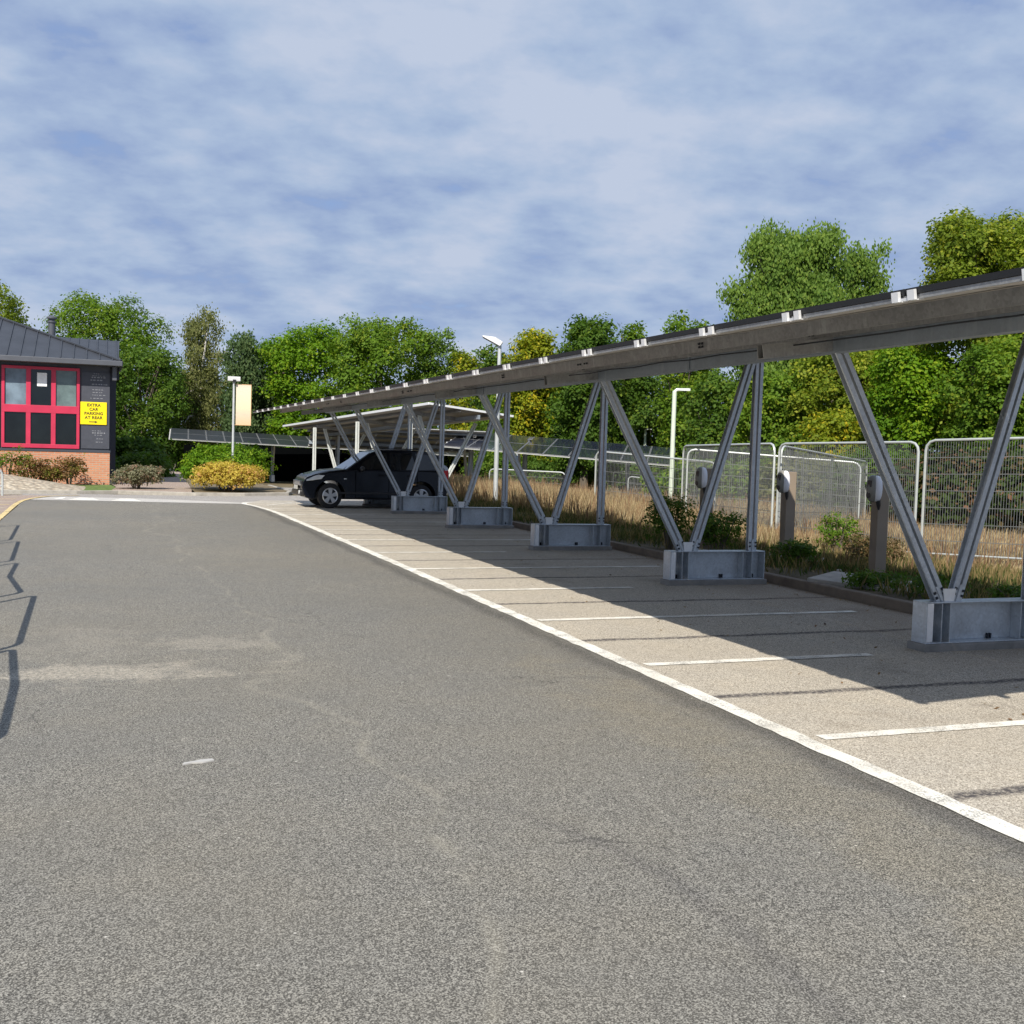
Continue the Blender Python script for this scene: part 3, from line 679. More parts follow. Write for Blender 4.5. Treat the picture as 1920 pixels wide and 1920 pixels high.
fl_.build('flue', M['fascia'], bld)

# ------------------------------------------------------------------ foliage
def leaf_mat(name, rgb, var=.22, trans=.42):
    t = NT(name); a = t.n('ShaderNodeAttribute', attribute_name='tint'); s0 = t.n('ShaderNodeSeparateColor', {0: a.outputs['Color']})
    dk = tuple(x*(1-var) for x in rgb[0]); 
    c = t.mix(s0.outputs[0], rgb[0], rgb[1]); c = t.mix(s0.outputs[1], c, rgb[2])
    c = t.mix(t.math('MULTIPLY', s0.outputs[2], var), c, t.mix(1.0, c, (.45, .45, .5), 'MULTIPLY'))
    p = t.n('ShaderNodeBsdfPrincipled', {'Base Color': c, 'Roughness': .6, 'Specular IOR Level': .18})
    tr = t.n('ShaderNodeBsdfTranslucent', {'Color': t.mix(1.0, c, (1.25, 1.3, .7), 'MULTIPLY')})
    mx_ = t.n('ShaderNodeMixShader', {0: trans, 1: p.outputs[0], 2: tr.outputs[0]}); t.t.links.new(mx_.outputs[0], t.out.inputs[0]); return t.m
PAL = {
 'green':  ((.070,.150,.014), (.160,.265,.022), (.27,.33,.030)),
 'deep':   ((.045,.100,.014), (.105,.190,.022), (.19,.26,.030)),
 'ash':    ((.085,.165,.026), (.170,.270,.046), (.25,.34,.060)),
 'maple':  ((.085,.140,.012), (.220,.290,.024), (.38,.39,.040)),
 'yellow': ((.120,.190,.015), (.300,.330,.020), (.60,.46,.025)),
 'birch':  ((.110,.135,.040), (.210,.225,.080), (.34,.33,.14)),
 'blue':   ((.060,.110,.040), (.110,.175,.070), (.18,.24,.09)),
 'bright': ((.070,.165,.008), (.165,.300,.014), (.28,.37,.020)),
 'gold':   ((.450,.370,.050), (.690,.540,.120), (.62,.32,.16)),
 'greyp':  ((.150,.160,.100), (.300,.290,.190), (.36,.20,.16)),
 'rusty':  ((.150,.110,.035), (.270,.130,.065), (.20,.26,.03)),
 'thicket':((.022,.045,.010), (.060,.095,.020), (.26,.13,.08)),
 'bramble':((.060,.085,.020), (.170,.095,.050), (.32,.18,.10)),
}
LM = {k: leaf_mat(k+'_leaves', v) for k, v in PAL.items()}
def bark_mat():
    t = NT('bark'); v = t.coord(scale=(6,6,1)); a = t.noise(v, 4, 6, .7)
    t.bsdf(t.mix(a, (.05,.04,.03), (.19,.16,.125)), .95, 0, t.bump(a, .8, .03)); return t.m
M['bark'] = bark_mat(); M['birchbark'] = plain('birch_bark', (.5,.48,.44), .8, 0, .3, 5)
def quads_object(name, P, A, B, tint, mat, parent, shape='diamond'):
    """P centres, A/B half axes (n,3) -> one mesh of leaf faces"""
    n = len(P); V = np.empty((n, 4, 3), np.float32)
    V[:, 0] = P-A; V[:, 1] = P+B; V[:, 2] = P+A; V[:, 3] = P-B
    me = bpy.data.meshes.new(name); me.vertices.add(n*4); me.vertices.foreach_set('co', V.reshape(-1))
    me.loops.add(n*4); me.loops.foreach_set('vertex_index', np.arange(n*4, dtype=np.int32))
    me.polygons.add(n); me.polygons.foreach_set('loop_start', np.arange(0, n*4, 4, dtype=np.int32)); me.polygons.foreach_set('loop_total', np.full(n, 4, np.int32))
    me.update(calc_edges=True)
    ca = me.color_attributes.new('tint', 'FLOAT_COLOR', 'CORNER')
    T = np.ones((n, 4, 4), np.float32); T[:, :, :3] = tint[:, None, :]; ca.data.foreach_set('color', T.reshape(-1))
    me.materials.append(mat); o = bpy.data.objects.new(name, me); COL.objects.link(o)
    if parent: o.parent = parent
    return o
def unit(v): return v/np.maximum(np.linalg.norm(v, axis=-1, keepdims=True), 1e-6)
def foliage(rs, lobes, n_leaf, leaf, droop=0.0, hue=.25, clump=.16, flat=.0):
    """lobes: (cx,cy,cz,rx,ry,rz). Leaves gathered in sprays on the lobes' shells."""
    L = np.array(lobes); vol = (L[:,3]*L[:,4]+L[:,4]*L[:,5]+L[:,3]*L[:,5]); pr = vol/vol.sum()
    per = 14; nc = n_leaf//per; li = rs.choice(len(L), nc, p=pr)
    d = unit(rs.normal(size=(nc,3))); d[:,2] = np.where(d[:,2] < -.55, -d[:,2]*.6, d[:,2]); d = unit(d)
    rad = 1-np.abs(rs.normal(0, .17, nc)); rad = np.where(rs.random(nc) < .15, rad+rs.random(nc)*.30, rad)
    C = L[li,:3]+d*L[li,3:]*rad[:,None]
    out = np.repeat(d, per, 0); cc = np.repeat(C, per, 0); lr = np.repeat(li, per)
    n = len(cc); off = rs.normal(size=(n,3))*clump; off[:,2] *= (.7 if droop == 0 else 1.3)
    if droop: off[:,2] -= np.abs(rs.normal(size=n))*droop
    P = cc+off
    nr = unit(out*1.0+rs.normal(size=(n,3))*.50+np.array([0,0,.40]))
    a = unit(np.cross(nr, rs.normal(size=(n,3)))); bb = unit(np.cross(nr, a))
    if droop: a = unit(a*.5+np.array([0,0,-.9])); bb = unit(np.cross(a, nr))
    s_ = leaf*(.6+.8*rs.random(n))[:,None]
    lobe_h = rs.random(len(L)); cl = np.repeat(rs.random(nc), per)
    tint = np.stack([np.clip(lobe_h[lr]*.45+cl*.4+rs.random(n)*.3-.05, 0, 1), np.clip((np.repeat(rs.random(nc), per) < hue)*rs.random(n)*.9, 0, 1), rs.random(n)*.8], 1)
    return P, a*s_*.62, bb*s_*.40, tint
def tree(label, u, vtop, vbase, wpx, d, pal, n_leaf=9000, leaf=.17, seed=0, trunk=True, droop=0.0, hue=.25, columnar=False, low=.12, group=None, bark=None, cat='tree', name=None):
    top = at(u, vtop, d); W_ = wpx*d/FPX; x, y = top.x, top.y; g = gz(x, y)
    H = top.z-g
    base = g
    root = thing(name or 'tree', label, cat, (x, y, base), group=group)
    rs = np.random.RandomState(seed+11); lobes = []
    rx = W_/2; ch = H*(1-low); cz = H*low+ch/2
    nl = 46 if not columnar else 30
    prof = lambda f: (1-abs(2*f-1)**2.1)**(1/2.0)
    for k in range(nl):
        f = (k+.5)/nl; f = .03+.95*f**.88
        rr = rx*(.19+.16*rs.random()); hv_ = min(rr*.95, ch*.2)
        R_ = max(0.0, rx*prof(min(f*.86+.07, .985))-rr*.6)*(.62+.48*rs.random()); an = k*2.399+rs.random()*1.3
        lobes.append((math.cos(an)*R_, math.sin(an)*R_, H*low+hv_*.6+f*(ch-hv_*1.6)+(rs.random()-.5)*ch*.05, rr, rr, hv_))
    for k in range(5): lobes.append((rs.normal()*rx*.15, rs.normal()*rx*.15, H*low+ch*(.15+.16*k), rx*.45, rx*.45, ch*.14))
    n_leaf = int(n_leaf*2.4); leaf = leaf*.58
    P, A, B, ti = foliage(rs, lobes, n_leaf, leaf, droop, hue, clump=leaf*1.5)
    quads_object('crown', P, A, B, ti, LM[pal], root)
    # trunk and limbs
    b = MB(); r0 = .035*H*.55+.05; pts = [(0,0,-.1)]; rads = [r0*1.25]
    for k in range(1, 6): pts.append((rs.normal()*.05*k, rs.normal()*.05*k, H*.78*k/5)); rads.append(r0*(1-k/5.6))
    b.tube(pts, rads, 8)
    for k in range(9):
        l = lobes[rs.randint(len(lobes))]; z0 = H*(.15+.4*rs.random()); st = Vector((0,0,z0)); e = Vector(l[:3])
        mid = st.lerp(e, .5)+Vector((rs.normal()*.15, rs.normal()*.15, .2)); b.tube([st, mid, e], [r0*.45, r0*.28, r0*.08], 5)
    b.build('trunk', M[bark or 'bark'], root)
    return root
def shrub(name, label, loc, rx, ry, h, pal, n_leaf, leaf, seed=0, hue=.3, lobes=9, cat='bush', group=None, smoothf=0.0, shoots=0):
    root = thing(name, label, cat, loc, group=group); rs = np.random.RandomState(seed+77); L = []
    if smoothf: L.append((0,0,h*.46,rx*smoothf,ry*smoothf,h*.52*smoothf))
    for k in range(lobes):
        an = 2*math.pi*k/lobes+rs.random(); q = .5+.2*rs.random(); rr = .42+.12*rs.random()
        L.append((math.cos(an)*rx*q, math.sin(an)*ry*q, h*(.40+.22*rs.random()), rx*rr, ry*rr, h*.42))
    L.append((0,0,h*.55,rx*.6,ry*.6,h*.42))
    P, A, B, ti = foliage(rs, L, n_leaf, leaf, 0, hue, clump=leaf*1.1)
    P[:,2] = np.abs(P[:,2])
    quads_object('foliage', P, A, B, ti, LM[pal], root)
    b = MB()
    for k in range(9):
        an = rs.random()*6.28; q = .75*rs.random()**.5; b.tube([(math.cos(an)*rx*q*.2, math.sin(an)*ry*q*.2, -.03), (math.cos(an)*rx*q*.6, math.sin(an)*ry*q*.6, h*.45), (math.cos(an)*rx*q, math.sin(an)*ry*q, h*.85)], [.018, .012, .004], 5)
    b.build('stems', M['bark'], root); return root

TG = 'trees around the car park'
T_ = [
 # label, u, vtop, wpx, d, palette, n, leaf, kw
 ('reddish green tree at the left edge rising over the roof', -10, 524, 150, 73, 'maple', 7000, .26, {}),
 ('broad green tree standing behind the flue of the red windowed building', 200, 541, 250, 77, 'green', 15000, .26, dict(low=.03)),
 ('dark green tree filling the gap right of the brick building', 262, 636, 180, 71, 'deep', 11000, .24, dict(low=0)),
 ('slender pale birch between the building and the banner pole', 378, 568, 88, 75, 'birch', 7000, .20, dict(columnar=True, droop=.3, bark='birchbark')),
 ('olive tree with low branches left of the birch', 338, 686, 110, 76, 'deep', 7000, .24, dict(low=0)),
 ('thin bluish tree behind the banner', 455, 618, 70, 72, 'blue', 5000, .24, dict(droop=.2)),
 ('second thin bluish tree, right of the banner', 505, 634, 90, 74, 'blue', 5000, .24, {}),
 ('olive birch leaning behind the low panelled roof', 400, 696, 110, 82, 'birch', 6000, .24, dict(low=0)),
 ('bright green round tree behind the tip of the long carport', 580, 599, 190, 73, 'bright', 14000, .26, dict(low=.05)),
 ('large deep green dome tree above the middle of the long carport', 715, 581, 215, 71, 'green', 16000, .26, dict(low=.02)),
 ('smaller round tree on the right shoulder of the green dome', 815, 611, 100, 72, 'ash', 7000, .24, dict(low=.05)),
 ('short green tree under the carport tip', 500, 731, 130, 76, 'green', 8000, .24, dict(low=0)),
 ('small yellowing tree left of the tall floodlight', 878, 654, 72, 71, 'yellow', 5000, .24, dict(hue=.25)),
 ('dull green tree directly behind the tall floodlight', 925, 648, 70, 64, 'deep', 4500, .24, {}),
 ('golden yellow topped tree right of the tall floodlight', 1000, 618, 110, 58, 'yellow', 8000, .24, dict(hue=.25)),
 ('dark leafy maple with twin tops right of the golden tree', 1105, 588, 130, 54, 'deep', 11000, .24, dict(hue=.2)),
 ('low leafy tree beside the twin topped maple', 1185, 602, 60, 56, 'green', 5000, .22, {}),
 ('rounded tree just left of the big feathery ash', 1290, 588, 110, 52, 'green', 8000, .22, {}),
 ('big feathery light green ash rising over the carport roof', 1490, 408, 235, 40, 'ash', 30000, .17, dict(low=.15, droop=.12)),
 ('right hand limb of feathery ash, paler and lower', 1625, 436, 110, 41, 'ash', 9000, .17, dict(droop=.14)),
 ('tall yellow green maple at the right edge', 1850, 379, 300, 34, 'maple', 34000, .17, dict(low=.2, hue=.3)),
 ('small yellow green tree in the gap between ash and tall maple', 1655, 556, 120, 44, 'maple', 7000, .19, {}),
 ('green tree behind the first fence panels', 1000, 696, 190, 60, 'green', 10000, .22, dict(low=0)),
 ('bright leafed tree behind the low reflecting panels', 1090, 711, 190, 59, 'bright', 11000, .21, dict(low=0)),
 ('shaded tree behind the white lamp post', 1230, 686, 190, 56, 'deep', 11000, .21, dict(low=0)),
 ('shaded tree above the fence beside the big post', 1370, 696, 170, 40, 'deep', 11000, .19, dict(low=0)),
 ('mid green tree behind the double fence corner', 1460, 686, 170, 38, 'green', 11000, .18, dict(low=0)),
 ('yellowing maple behind the long strut', 1580, 636, 190, 37, 'maple', 14000, .17, dict(low=0, hue=.4)),
 ('light green tree behind the steep near strut', 1720, 636, 200, 34, 'bright', 14000, .17, dict(low=0, hue=.4)),
 ('green tree at the right edge below the carport beam', 1900, 616, 230, 31, 'green', 16000, .16, dict(low=0)),
 ('small yellow leafed tree low behind the fence', 1555, 766, 110, 34, 'yellow', 6000, .16, dict(low=0)),
]
for k, (lb, u, vt, wp, d, pal, n_, lf, kw) in enumerate(T_):
    tree(lb, u, vt, 0, wp, d, pal, n_, lf, seed=k*3, group=TG, **kw)
# hedge shrubs behind the fence and under the trees
H_ = [
 ('dark hedge bush behind the far fence panels', 960, 850, 150, 56, 'deep', 5000),
 ('dark hedge bush at the left end of the far fence', 1075, 860, 150, 56, 'deep', 5000),
 ('green hedge bush seen through the leaning fence', 1190, 850, 150, 56, 'deep', 5000),
 ('leafy bush behind the left double panel', 1300, 862, 130, 34, 'green', 5000),
 ('bright leafy bush seen through the fence beside the big post', 1390, 870, 130, 33, 'green', 6000),
 ('pale willow like bush behind the folded back panel', 1540, 860, 170, 31, 'birch', 7000),
 ('dark bush behind the nearest charger', 1660, 850, 150, 29, 'deep', 7000),
 ('dark bramble heap with brown leaves behind the right fence panel', 1790, 850, 190, 26, 'thicket', 15000),
 ('dark bramble at the right edge behind the fence', 1910, 840, 170, 25, 'thicket', 14000),
 ('dark leafy bush between the willow and the post', 1460, 868, 110, 34, 'deep', 5000),
]
for k, (lb, u, vt, wp, d, pal, n_) in enumerate(H_):
    tp = at(u, vt, d); g = gz(tp.x, tp.y); shrub('hedge_bush', lb, (tp.x, tp.y, g), wp*d/FPX*.62, 1.4, tp.z-g, pal, int(n_*1.6), .11, k, group='bushes behind the fence')
# bushes by the building and the island
g = ground_at(430, 919, .085)
shrub('green_bush', 'bright green clipped bush behind the golden one', at(425, 920, 39.6)*1.0 - Vector((0,0,0)) if False else (4.12, 39.3, .08), 1.36, 1.2, 1.55, 'bright', 20000, .07, 1, hue=.2, lobes=12, smoothf=.85)
shrub('golden_bush', 'golden yellow bush with pink patches on the island', (4.0, 37.75, .08), 1.12, .8, 1.0, 'gold', 15000, .055, 2, hue=.25, lobes=12, smoothf=.85)
p = ground_at(258, 913, .08); shrub('grey_bush', 'grey green and pinkish bush right of the brick corner', (1.25, 38.9, .08), .80, .6, .78, 'greyp', 6000, .06, 3, hue=.35)
for k, (lb, u, v, w_, h_, pal) in enumerate([
   ('leafy green shrub at the left end below the red window', 12, 900, .95, 1.15, 'green'),
   ('russet shrub in the middle below the red window', 62, 902, .75, .95, 'rusty'),
   ('small russet shrub with yellow tips near the brick corner', 130, 905, .55, 1.0, 'rusty'),
   ('low straggly shrub between the russet ones', 95, 903, .45, .6, 'rusty')]):
    p = at_y(u, v, 41.0); shrub('wall_shrub', lb, (p.x, 41.0, .08), w_*.9, .4, h_, pal, 1500, .06, 30+k, hue=.3, group='shrubs below the red windows')
shrub('hedge_bush', 'dark bush beside the footpath left of the far canopy', (1.9, 52, gz(1.9,52)), 1.1, 1.2, 1.5, 'deep', 5000, .14, 44, group='bushes beside the footpath')
shrub('hedge_bush', 'olive bush at the end of the footpath', (1.2, 55, gz(1.2,55)), 1.6, 1.2, 2.4, 'deep', 5000, .16, 45, group='bushes beside the footpath')
# black sheet added to stand in for shade behind the far left canopy
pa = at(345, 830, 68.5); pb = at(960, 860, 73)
b = MB(); b.bar((pa.x, pa.y, -.2), (pb.x, pb.y, -.2), .12, 3.3, side=(0,0,1)); o = b.build('shade_sheet', plain('painted_shade_black', (.003,.0035,.004), 1.0, spec=0.0), None); tag(o, 'black sheet added in place of the shade under the far canopies', 'fence')

# ------------------------------------------------------------------ gravel bed mound
def cobble():
    t = NT('cobbled_mound'); v = t.coord(); vo = t.n('ShaderNodeTexVoronoi', {'Vector': v, 'Scale': 5.5}); 
    c = t.mix(t.ramp(vo.outputs['Distance'], [(.1, 0.0), (.6, 1.0)]), (.58,.52,.41), (.34,.29,.22)); t.bsdf(c, .9, 0, t.bump(vo.outputs['Distance'], .9, -.08)); return t.m
xs2 = np.linspace(-13, -.3, 60); ys2 = np.linspace(36.75, 40.2, 18)
def mz(x, y):
    e = min(1, (y-36.7)/2.6); s_ = min(1, max(0, (-.3-x)/3.2)); return .07+.52*s_*math.sin(e*math.pi*.55)*(1 if y < 39.6 else .8)
grid_sheet('stone_mound', list(xs2), list(ys2), mz, cobble(), kind='stuff', label='pale cobbled slope in front of the brick building', cat='cobbles')

# ------------------------------------------------------------------ grass and weeds
def blades(name, label, area, n, h, rgbs, seed, lean=.35, wid=.006, zf=None, cat='grass', dens=None):
    rs = np.random.RandomState(seed); x = rs.uniform(area[0], area[1], n*2); y = rs.uniform(area[2], area[3], n*2)
    k = (np.sin(x*1.9+seed)+np.sin(y*1.3+x*.8)+rs.normal(0, .9, n*2)) > (dens if dens is not None else -.2)
    x = x[k][:n]; y = y[k][:n]; n = len(x); z = np.array([zf(a, b) for a, b in zip(x, y)])
    hh = h*(.45+.75*rs.random(n))*(np.interp(y, [8, 15, 20, 27], [.26, .34, .5, .95]) if h > .3 else 1.0); an = rs.random(n)*6.283; ln = rs.random(n)*lean
    tip = np.stack([np.cos(an)*hh*ln, np.sin(an)*hh*ln, hh], 1); B0 = np.stack([x, y, z-.02], 1)
    P = B0+tip*.5; A = tip*.5; wdir = np.stack([-np.sin(an+1.2), np.cos(an+1.2), np.zeros(n)], 1)*(wid*(.7+.8*rs.random(n)))[:,None]
    ti = np.stack([rs.random(n), (rs.random(n) < .3)*1.0, rs.random(n)], 1)
    o = quads_object(name, P, A, wdir, ti, leaf_mat(name+'_blades', rgbs, .4, .3), None); tag(o, label, cat, kind='stuff'); return o
DRY = ((.40,.30,.17), (.60,.49,.30), (.30,.20,.12)); DRYG = ((.20,.16,.07), (.34,.25,.12), (.10,.12,.035)); GRN = ((.045,.075,.018), (.09,.13,.03), (.15,.12,.05))
blades('dry_grass', 'tall dry straw coloured grass behind the verge up to the fence', (10.8, 19, 16, 44), 80000, .66, DRY, 3, .5, .008, verge_z)
blades('dry_grass', 'pale dry grass strip at the foot of the right fence', (12.6, 20, 7, 20), 40000, .45, DRY, 4, .5, .007, verge_z)
blades('brown_grass', 'short brownish grass and dead stalks on the verge by the chargers', (9.0, 12.6, 4, 40), 26000, .24, DRYG, 5, .6, .007, verge_z, dens=.1)
blades('green_weeds', 'low green weeds along the verge behind the kerb', (8.95, 12.4, 4, 40), 26000, .15, GRN, 6, .9, .014, verge_z, cat='weeds', dens=.3)
blades('seed_heads', 'straggly brown seed stalks standing above the dry grass', (10.4, 17, 13, 40), 7000, .85, ((.30,.19,.11), (.42,.28,.17), (.22,.13,.08)), 8, .3, .010, verge_z, cat='weeds')
for k, (lb, x, y, rx_, h_, pal, n_) in enumerate([
   ('dark green bramble shrub beside the third footing', 9.35, 17.3, .45, 1.0, 'deep', 3600),
   ('dark green shrub spreading right of the bramble', 9.9, 16.6, .5, .72, 'deep', 3200),
   ('small leafy weed clump between the second footing and a charger', 9.9, 14.4, .35, .42, 'deep', 1700),
   ('straggly weed clump right of the middle charger', 11.3, 14.4, .5, .5, 'bramble', 2200),
   ('leafy green weed clump behind the kerb left of the near footing', 9.4, 11.8, .45, .22, 'deep', 1700),
   ('small green weed clump in front of the nearest charger', 9.6, 10.9, .40, .24, 'deep', 1500),
   ('low green weed clump between the near footing struts', 9.9, 9.8, .55, .30, 'deep', 2200),
   ('taller green weed clump beside the willow like bush', 12.0, 16.2, .4, .75, 'green', 1800),
   ('dark shrub behind the near footing', 11.2, 10.2, .6, .38, 'deep', 2000)]):
    shrub('weed_clump', lb, (x, y, .09), rx_, rx_*.8, h_, pal, n_, .035, 60+k, hue=.25, cat='weed', group='weed clumps on the verge')

rs = np.random.RandomState(21); n = 2600
x = 8.74-np.abs(rs.normal(0, .22, n)); x[:700] = rs.uniform(5.2, 8.7, 700); x[700:1300] = 8.92+np.abs(rs.normal(0, .8, 600)); y = rs.uniform(3, 40, n)
keep = (np.sin(y*2.3)+np.sin(y*.9+1)+rs.normal(0, .8, n) > -.4) | (np.arange(n) < 700) & (rs.random(n) < .35); x, y = x[keep], y[keep]; n = len(x)
an = rs.random(n)*6.283; sz = rs.uniform(.008, .026, n)[:,None]; A = np.stack([np.cos(an), np.sin(an), rs.normal(0,.25,n)], 1)*sz; B = np.stack([-np.sin(an), np.cos(an), rs.normal(0,.25,n)], 1)*sz*.55
o = quads_object('leaf_litter', np.stack([x, y, np.where(x > 8.85, .16, .014)], 1), A, B, rs.random((n,3)), leaf_mat('litter', ((.10,.06,.035), (.24,.13,.06), (.34,.24,.11)), .4, .1), None)
tag(o, 'dead brown leaves gathered along the dark kerb', 'leaf litter', kind='stuff')

# ------------------------------------------------------------------ charging posts
M['post'] = plain('taupe_post', (.25, .20, .15), .6, 0, .1, 3)
M['oval'] = plain('white_plastic_shell', (.78, .79, .84), .35, 0, .03)
M['ovalb'] = plain('grey_plastic_back', (.22, .22, .20), .45)
M['blackp'] = plain('black_plastic', (.02, .02, .022), .4)
def ellipsoid(b, c, r, n=20, m_=12, sx0=None):
    vs = []; fs = []
    for i in range(m_+1):
        th = math.pi*i/m_
        for k in range(n):
            ph = 2*math.pi*k/n; f = lambda q, e: math.copysign(abs(q)**e, q)
            vs.append((c[0]+r[0]*f(math.sin(th), .75)*f(math.cos(ph), .8), c[1]+r[1]*f(math.sin(th), .75)*f(math.sin(ph), .8), c[2]+r[2]*f(math.cos(th), .85)))
    for i in range(m_):
        for k in range(n): fs.append((i*n+k, i*n+(k+1)%n, (i+1)*n+(k+1)%n, (i+1)*n+k))
    b.add(vs, fs); b.smooth = True; return b
CH = [(9.86, 17.0, 1.40, 'farthest of three taupe charging posts, half hidden by a raking strut'),
      (10.50, 15.5, 1.44, 'middle taupe charging post with white oval unit beside the tall post'),
      (10.12, 12.75, 1.46, 'nearest taupe charging post behind the long near strut')]
chp = None
for k, (x, y, h_, lb) in enumerate(CH):
    if chp is None:
        r_ = thing('charging_post', lb, 'charging post', (x, y, .1), 0, 'electric car charging posts'); chp = r_
        b = MB(); b.box((-.085, -.075, -.05), (.095, .075, 1.42)); b.build('post', M['post'], r_, bevel=.006)
        un = empty('charging_unit'); bpy.data.objects.remove(un)
        b = MB(); ellipsoid(b, (-.150, -.03, 1.26), (.070, .10, .185)); u1 = b.build('charging_unit', M['ovalb'], r_)
        b = MB(); ellipsoid(b, (-.120, -.070, 1.26), (.066, .085, .178)); b.build('white_shell', M['oval'], u1)
        b = MB(); b.lathe([(.045, -.012), (.045, .03)], (-.205, -.02, 1.17), 'x', 16); b.build('socket', M['blackp'], u1)
        b = MB(); b.box((-.218, -.08, 1.28), (-.19, .0, 1.37)); b.build('display', M['blackp'], u1)
        b = MB(); b.tube([(-.10, -.09, 1.10), (-.09, -.09, 1.03), (-.085, -.09, .97)], [.035, .03, .012], 8); b.build('plug_holster', M['blackp'], r_)
    else:
        r_ = copy_tree(chp); r_.location = (x, y, .1); r_['label'] = lb
for (x, y, w_, l_, lb, rz) in ((9.5, 12.0, .8, 1.5, 'pale concrete slab on the verge in front of the nearest charger', .5), (10.6, 15.2, .6, .9, 'pale concrete slab at the foot of the middle charger', .1), (9.35, 15.6, .5, 1.5, 'pale concrete slab behind the second footing', .4)):
    b = MB(); b.box((-w_/2, -l_/2, -.05), (w_/2, l_/2, .045)); o = b.build('concrete_slab', M['pad'], None, bevel=.01); o.location = (x, y, .13); o.rotation_euler = (R(1.5), R(-3), rz); tag(o, lb, 'slab', 'concrete slabs on the verge')
# pale stones on the verge
rs = random.Random(9)
for k in range(6):
    x, y = [(10.6,11.9),(10.95,12.0),(11.6,9.6),(12.0,9.4),(11.3,9.9),(9.9,13.3)][k]
    b = MB(); ellipsoid(b, (0,0,0), (rs.uniform(.05,.12), rs.uniform(.04,.08), .035), 10, 6)
    o = b.build('stone', M['pad'], None); o.location = (x, y, .15); o.rotation_euler = (0, 0, rs.random()*3)
    tag(o, 'small pale stone lying in the dry verge grass', 'stone', 'small pale stones on the verge')

# ------------------------------------------------------------------ mesh fence panels
M['wire'] = plain('galvanised_wire', (.20, .21, .21), .5, .3, .05, 10)
M['fence'] = plain('galvanised_fence_tube', (.50, .53, .52), .4, .3, .08, 10)
def fence_panel(label, pa, pb, ha, hb, wires=True, pitch=.045):
    """pa, pb top corners; ha, hb heights down to the feet"""
    pa = Vector(pa); pb = Vector(pb); org = Vector((pa.x, pa.y, pa.z-ha)); root = thing('fence_panel', label, 'fence panel', org, group='temporary mesh fence panels')
    A = pa-org; B = pb-org; dr = (B-A).normalized(); L = (B-A).length; Z = Vector((0,0,1)); r_ = .024
    pts = [A-Z*ha]; rc = .17
    pts += [A-Z*rc]+[A-Z*rc+dr*rc*(1-math.cos(t_))+Z*rc*math.sin(t_) for t_ in (.5, 1.0, 1.571)]
    pts += [B-dr*rc+dr*rc*math.sin(t_)-Z*rc*(1-math.cos(t_)) for t_ in (0.001, .57, 1.07, 1.571)]+[B-Z*hb]
    b = MB(); b.tube(pts, r_, 8); b.tube([A-Z*(ha-.16)+dr*.01, B-Z*(hb-.16)-dr*.01], .019, 6); b.build('tube_frame', M['fence'], root)
    b = MB(); w_ = .0027
    n_ = int(L/pitch); nh = dr.cross(Z).normalized()
    for k in range(1, n_):
        q = A+dr*(k*L/n_); hh = ha+(hb-ha)*k/n_
        e = .13 if 3 < k < n_-3 else .17
        b.frame_box(q, dr, nh, Z, (-w_, -.003, -hh+.16), (w_, .003, -.03 if 3 < k < n_-3 else -.12))
    for z in (.28, .55, .82, 1.09, 1.36, 1.63):
        b.bar(A+dr*.02-Z*z*ha/2, B-dr*.02-Z*z*hb/2, .006, .011, side=(0,0,1))
    b.build('wire_mesh', M['wire'], root)
    return root
FP = [('fence panel leaning at the left end of the fence behind dry grass', (1118,846,29.6), (1343,867,27.0), 1.85, 1.75),
 ('fence panel left of the middle post, sides leaning outward', (1282,836,27.2), (1453,832,22.6), 2.0, 2.0),
 ('fence panel with thick bright top rail folded behind the middle post', (1290,842,26.5), (1614,868,25.8), 2.0, 1.9),
 ('fence panel folded back behind the middle charger', (1466,836,23.0), (1626,866,28.0), 2.0, 1.85),
 ('fence panel between the middle and nearest chargers, behind the folded ones', (1462,832,22.6), (1723,829,19.6), 2.0, 2.1),
 ('fence panel at the right edge behind the near footing', (1737,826,19.3), (1985,820,17.6), 2.1, 2.1),
 ('small distant fence panel left of the standing green pole', (1150,883,48), (1288,890,46), 1.7, 1.7),
 ('distant fence panel behind the green shrub', (1178,893,44), (1212,897,43.5), 1.6, 1.6),
 ('distant fence panel right of the tall floodlight pole', (918,879,44), (1060,886,43), 1.6, 1.6)]
for lb, a, b_, ha, hb in FP:
    fence_panel(lb, at(*a), at(*b_), ha, hb)

# ------------------------------------------------------------------ lamps
M['lampgreen'] = plain('pale_green_paint', (.62, .70, .58), .5, .1, .06)
M['lampgrey'] = plain('grey_lamp_paint', (.50, .53, .54), .5, .3, .08)
M['lens'] = plain('lamp_lens', (.30, .31, .33), .25)
M['shell'] = plain('lamp_shell', (.66, .66, .66), .4, .1)
